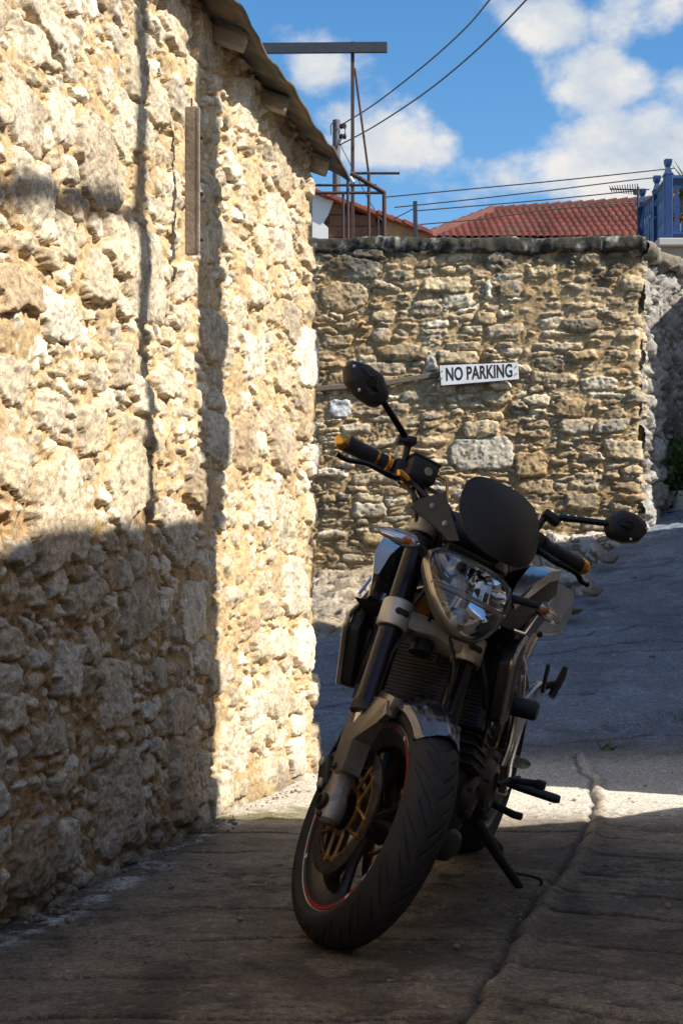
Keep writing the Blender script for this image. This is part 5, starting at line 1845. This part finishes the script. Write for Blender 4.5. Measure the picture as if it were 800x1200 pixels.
# ------------------------------------------------------------------ tank, shrouds, seat, tail
def loft(secs, n=40):
    """secs: (x, half-width, z_low, z_high, exponent)."""
    rings = []
    for (x, w, zl, zh, ex, *sk) in secs:
        zc = (zl + zh) / 2; hz = (zh - zl) / 2
        ring = []
        for k in range(n):
            a = 2 * PI * k / n
            c_, s_ = math.cos(a), math.sin(a)
            ring.append(Vector((x, w * math.copysign(abs(c_) ** (2 / ex), c_), zc + hz * math.copysign(abs(s_) ** (2 / ex), s_))))
        rings.append(ring)
    return rings


tk = B(); tk.rings(loft([(1.05, .05, .84, .92, 2.4), (1.02, .10, .80, .965, 2.6), (.93, .155, .76, 1.005, 2.8), (.80, .185, .745, 1.03, 2.8), (.66, .185, .75, 1.025, 2.8), (.54, .145, .76, .985, 2.6), (.45, .105, .78, .91, 2.4), (.41, .08, .79, .86, 2.2)]))
tank = tk.build('fuel_tank', M_GRAPH, bike, ang=60)
B().lathe([(.045, 1.03), (.045, 1.038), (.036, 1.042)], (.80, 0, 0), 'z', 30).build('filler_cap', M_ALU, tank)
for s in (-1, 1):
    # upper wing and dark lower wing of each shroud
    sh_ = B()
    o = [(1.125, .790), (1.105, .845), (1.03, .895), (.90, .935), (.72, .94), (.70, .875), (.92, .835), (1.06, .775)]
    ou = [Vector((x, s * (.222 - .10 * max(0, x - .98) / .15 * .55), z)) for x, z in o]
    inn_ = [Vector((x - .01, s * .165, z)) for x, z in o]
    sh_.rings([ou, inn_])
    so3 = sh_.build('tank_shroud', M_SILV if s < 0 else M_DARKG, bike, ang=25)  # left side painted dark in place of its shade, right keeps silver
    if s > 0:
        tp_ = B()
        o2 = [(1.100, .850), (1.03, .897), (.90, .937), (.72, .942), (.72, .918), (.90, .908), (1.02, .872), (1.085, .832)]
        tp_.rings([[Vector((x, s * (.2245 - .10 * max(0, x - .98) / .15 * .55), z)) for x, z in o2], [Vector((x - .005, s * .17, z + .004)) for x, z in o2]])
        tp_.build('lit_top_strip', M_SILV, so3, ang=25)  # silver strip stands in for light caught along the left top edge
    lw = B()
    o = [(1.118, .778), (1.06, .768), (.92, .828), (.72, .868), (.72, .80), (.86, .735), (.93, .70), (1.02, .72)]
    lw.rings([[Vector((x, s * (.208 - .03 * (1 if z < .75 else 0)), z)) for x, z in o], [Vector((x - .01, s * .15, z)) for x, z in o]])
    lw.build('shroud_lower', M_DARKG, so3, ang=25)
    e_ = B(); e_.tube([(1.112, s * .196, .784), (1.06, s * .216, .778), (.92, s * .222, .834), (.72, s * .222, .873)], .0045, 6)
    e_.build('shroud_edge', M_STAN, so3)
    fin_ = B(); fin_.prism([(1.03, .70), (1.05, .76), (1.0, .80), (.95, .79), (.955, .70)], 'xz', s * .155, s * .178, .006)
    fin_.build('inner_duct', M_GRAPH, so3)
sd = B()
for s in (-1, 1):
    ring = [Vector((x, s * y, z)) for x, y, z in ((.66, .19, .90), (.50, .205, .90), (.34, .215, .885), (.24, .212, .86), (.20, .205, .80), (.24, .195, .765), (.42, .185, .755), (.62, .18, .76))]
    sd.rings([ring, [p * 1 - Vector((0, s * .03, 0)) for p in ring]])
sdp = sd.build('side_panel', M_SIDE, bike, ang=25)
for s in (-1, 1):
    un = B()
    un.tube(smooth_path([(.60, s * .186, .757), (.42, s * .19, .752), (.27, s * .196, .758)], 5), .009, 8)
    un.build('panel_trim', M_STAN, sdp)
se = B(); se.rings(loft([(.56, .07, .80, .86, 2.5), (.50, .13, .79, .88, 3), (.35, .15, .785, .865, 3), (.18, .14, .79, .87, 3), (.08, .11, .81, .915, 3), (-.10, .10, .85, .93, 3), (-.22, .08, .87, .935, 2.6), (-.26, .05, .89, .93, 2.2)]))
se.build('seat', M_SEAT, bike, ang=60)
tl = B(); tl.rings(loft([(.30, .12, .74, .84, 2.6), (.10, .125, .765, .87, 2.6), (-.15, .11, .80, .90, 2.6), (-.33, .07, .84, .915, 2.4), (-.40, .03, .87, .90, 2.2)]))
tu = tl.build('tail_unit', M_SILV, bike, ang=60)
B().box((-.39, 0, .868), (.03, .11, .04), (0, R(20), 0), .012).build('tail_lamp', mat('red_tail_lens', (.4, .01, .01), .15, coat=.5), tu)
mg = B(); mg.prism([(-.20, .80), (-.34, .84), (-.42, .70), (-.39, .69)], 'xz', -.05, .05, .01); mg.build('rear_mudguard', M_PLAST, bike)

# ------------------------------------------------------------------ foot pegs, brackets, levers, stand
for s in (-1, 1):
    bk = B()
    o = [(.56, .52), (.50, .56), (.33, .585), (.20, .60), (.17, .575), (.30, .535), (.42, .48), (.47, .38), (.44, .30), (.50, .29), (.55, .38)]
    bk.prism(o, 'xz', s * .150, s * .172, .005)
    bo = bk.build('peg_bracket', M_SILV, bike, ang=25)
    pg_ = B()
    pg_.tube([(.45, s * .16, .318), (.45, s * .205, .312)], .012, 10)
    pg_.tube([(.445, s * .200, .313), (.435, s * .305, .304), (.433, s * .318, .304)], [.0175, .0185, .014], 12, flat=.75)
    pg_.build('footpeg', M_PLAST, bo)
    pp = B()                                        # passenger peg folded up
    pp.tube([(.20, s * .172, .585), (.195, s * .205, .60)], .011, 8)
    pp.tube([(.20, s * .200, .560), (.175, s * .214, .62), (.165, s * .218, .652)], [.0155, .017, .012], 12, flat=.75)
    pp.build('footpeg', M_PLAST, bo)
    hg = B(); hg.prism([(.33, .575), (.31, .60), (.33, .62), (.315, .645), (.335, .665), (.35, .66), (.35, .58)], 'xz', s * .186, s * .196, .002)
    hg.build('heel_guard', M_PLAST, bo)
gl = B()
gl.tube([(.62, .165, .33), (.56, .19, .345), (.50, .20, .345)], .008, 8)
gl.tube([(.57, .185, .345), (.57, .262, .352)], [.008, .011], 8)
gl.box((.57, .272, .352), (.026, .030, .026), (0, 0, 0), .005)
gl.build('gear_lever', M_PLAST, bike)
gl = B(); gl.tube([(.60, .15, .275), (.62, .225, .262)], [.010, .011], 8); gl.box((.62, .235, .262), (.02, .03, .02), (0, 0, 0), .005)
gl.build('stand_tang', M_PLAST, bike)
gl = B(); gl.tube([(.45, -.18, .30), (.55, -.20, .285), (.60, -.22, .29)], .008, 8); gl.build('brake_pedal', M_PLAST, bike)
# side stand: foot meets the ground (solved from lean)
foot = Vector((.640, .292, .292 * math.tan(LAM)))
piv = Vector((.715, .135, .245))
sn = B()
sn.tube([piv, piv.lerp(foot, .5), foot + Vector((.002, -.004, .012))], [.017, .014, .012], 12)
sn.box(foot + Vector((.0, .006, .006)), (.05, .044, .007), (R(14), 0, R(15)), .002)
sn.tube(smooth_path([piv.lerp(foot, .72) + Vector((0, .008, 0)), foot + Vector((-.045, .034, .040)), foot + Vector((-.048, .040, .016)), foot + Vector((-.010, .016, .010))], 6), .0042, 8)
std = sn.build('side_stand', M_ENG, bike)
spg = B(); spg.tube([piv + Vector((-.03, -.01, -.01)), piv.lerp(foot, .55) + Vector((-.035, -.012, .02)), piv.lerp(foot, .62) + Vector((-.025, -.008, .0))], [.012, .013, .006], 10)
spg.tube([piv.lerp(foot, .60) + Vector((-.03, -.008, .0)), piv.lerp(foot, .62)], .006, 6)
spg.build('return_spring', M_ENG, std)
pb_ = B(); pb_.box(piv + Vector((.0, -.02, .03)), (.07, .05, .10), (0, 0, 0), .012); pb_.build('stand_bracket', M_ENG, std)

# ------------------------------------------------------------------ settle both tyres on the ground
for _ in range(4):
    Mw = Matrix.Translation(bike.location) @ Euler(bike.rotation_euler).to_matrix().to_4x4()
    mins = []
    for o in (fwheel, rwheel):
        ty = [c for c in o.children if c.name.startswith('tyre')][0]
        best = (9, None)
        for v in ty.data.vertices:
            w = Mw @ v.co
            if w.z < best[0]: best = (w.z, v.co.copy())
        mins.append(best)
    zf, zr = mins[0][0], mins[1][0]
    bike.location.z -= zr + .003
    bike.rotation_euler.y += (zf - zr) / 1.40      # nose down/up so that both touch
# ================================================================== sky, sun, camera
sd_ = Vector((math.sin(SUN_AZ) * math.cos(SUN_EL), math.cos(SUN_AZ) * math.cos(SUN_EL), math.sin(SUN_EL)))
sun = bpy.data.lights.new('sun', 'SUN')
sun.energy = 5.0
sun.angle = R(.5)
sun.color = (1.0, .94, .83)
so = bpy.data.objects.new('sun', sun)
COL.objects.link(so)
so.location = (20, -6, 16)
so.rotation_euler = sd_.to_track_quat('Z', 'Y').to_euler()

w = bpy.data.worlds.new('World')
SC.world = w
w.use_nodes = True
nt = w.node_tree
L = nt.links.new
bg = nt.nodes['Background']
bg.inputs['Strength'].default_value = SKY_STR
sky = N(nt, 'ShaderNodeTexSky', sky_type='NISHITA', sun_disc=False, sun_elevation=SUN_EL, sun_rotation=SUN_AZ, air_density=1.0, dust_density=.6, ozone_density=1.2, altitude=200)
hs = N(nt, 'ShaderNodeHueSaturation', Saturation=1.36, Value=1.45)
L(sky.outputs[0], hs.inputs['Color'])
tc = N(nt, 'ShaderNodeTexCoord')
mp = N(nt, 'ShaderNodeMapping')
mp.inputs['Scale'].default_value = (1, 1, 1.35)
L(tc.outputs['Generated'], mp.inputs['Vector'])
n1 = N(nt, 'ShaderNodeTexNoise', Scale=15.0, Detail=12.0, Roughness=.56, Distortion=.12)
L(mp.outputs[0], n1.inputs['Vector'])
sep = N(nt, 'ShaderNodeSeparateXYZ')
L(tc.outputs['Generated'], sep.inputs[0])


def math_(op, a, b=None, clamp=False):
    n = N(nt, 'ShaderNodeMath', operation=op, use_clamp=clamp)
    for i, v in enumerate((a, b)):
        if v is None: continue
        if isinstance(v, (int, float)): n.inputs[i].default_value = v
        else: L(v, n.inputs[i])
    return n.outputs[0]


acc = None
# cloud banks by compass bearing and height: (bearing tangent, height tangent, half width, half height, weight)
for (px, py, rx, ry, wt) in ((462, 172, 60, 36, .36), (520, 165, 34, 26, .28), (640, 205, 100, 34, .36), (745, 195, 110, 60, .46), (690, 95, 80, 42, .36),
                             (650, 35, 46, 40, .32), (750, 22, 66, 40, .33), (585, 121, 22, 17, .22), (362, 82, 26, 20, .27), (535, 122, 26, 10, .16), (800, 110, 40, 60, .26), (585, 70, 8, 14, .16)):
    d = Vector(((px - 400) / FPX, 1, (HZ - py) / FPX)).normalized()
    ex = math_('MULTIPLY', math_('SUBTRACT', sep.outputs[0], d.x), FPX / rx)
    ez_ = math_('MULTIPLY', math_('SUBTRACT', sep.outputs[2], d.z), FPX / ry)
    r2 = math_('ADD', math_('MULTIPLY', ex, ex), math_('MULTIPLY', ez_, ez_))
    g = math_('MULTIPLY', math_('POWER', 2.71828, math_('MULTIPLY', r2, -.6)), wt * .87)
    acc = g if acc is None else math_('MAXIMUM', acc, g)
fld = math_('ADD', math_('ADD', math_('MULTIPLY', n1.outputs['Fac'], .8), .08), acc)
# noise that breaks up the added overhead veil
n0 = N(nt, 'ShaderNodeTexNoise', Scale=2.4, Detail=4.0)
L(mp.outputs[0], n0.inputs['Vector'])
cm = N(nt, 'ShaderNodeMapRange', interpolation_type='SMOOTHSTEP')
cm.inputs[1].default_value = .60; cm.inputs[2].default_value = .77
L(fld, cm.inputs[0])
# cloud shading: brighter tops, greyer bases
n2 = N(nt, 'ShaderNodeTexNoise', Scale=16.0, Detail=7.0, Roughness=.6)
L(mp.outputs[0], n2.inputs['Vector'])
cr = N(nt, 'ShaderNodeMapRange')
cr.inputs[1].default_value = .34; cr.inputs[2].default_value = .62
L(n2.outputs['Fac'], cr.inputs[0])
cc = N(nt, 'ShaderNodeMix', data_type='RGBA')
cc.inputs[6].default_value = (CLD * .56, CLD * .68, CLD * .84, 1)
cc.inputs[7].default_value = (CLD * 1.0, CLD * .985, CLD * .96, 1)
L(cr.outputs[0], cc.inputs[0])
mx = N(nt, 'ShaderNodeMix', data_type='RGBA')
L(cm.outputs[0], mx.inputs[0]); L(hs.outputs[0], mx.inputs[6]); L(cc.outputs[2], mx.inputs[7])
# unseen warm-white veil added overhead to neutralise the blue sky fill
vk = N(nt, 'ShaderNodeMapRange', interpolation_type='SMOOTHSTEP')
vk.inputs[1].default_value = .45; vk.inputs[2].default_value = .80; vk.inputs[4].default_value = .34
L(sep.outputs[2], vk.inputs[0])
vn = math_('MULTIPLY', vk.outputs[0], math_('MULTIPLY', n0.outputs['Fac'], 1.9, True))
m3 = N(nt, 'ShaderNodeMix', data_type='RGBA')
L(vn, m3.inputs[0]); L(mx.outputs[2], m3.inputs[6]); m3.inputs[7].default_value = (CLD * .62, CLD * .58, CLD * .52, 1)
L(m3.outputs[2], bg.inputs['Color'])

cam = bpy.data.cameras.new('camera')
cam.lens = 57.0
cam.sensor_width = 36.0
cam.sensor_fit = 'AUTO'
cam.shift_y = 105 / 1200
cam.clip_start = .05
cam.clip_end = 2000
co = bpy.data.objects.new('camera', cam)
COL.objects.link(co)
co.location = (0, 0, CH)
co.rotation_euler = (R(90), 0, 0)
SC.camera = co

SC.render.engine = 'CYCLES'
SC.view_settings.view_transform = 'Standard'
SC.view_settings.look = 'None'
SC.view_settings.exposure = EXPO
SC.view_settings.gamma = 1
SC.cycles.use_denoising = True
SC.cycles.max_bounces = 8
SC.cycles.transparent_max_bounces = 12
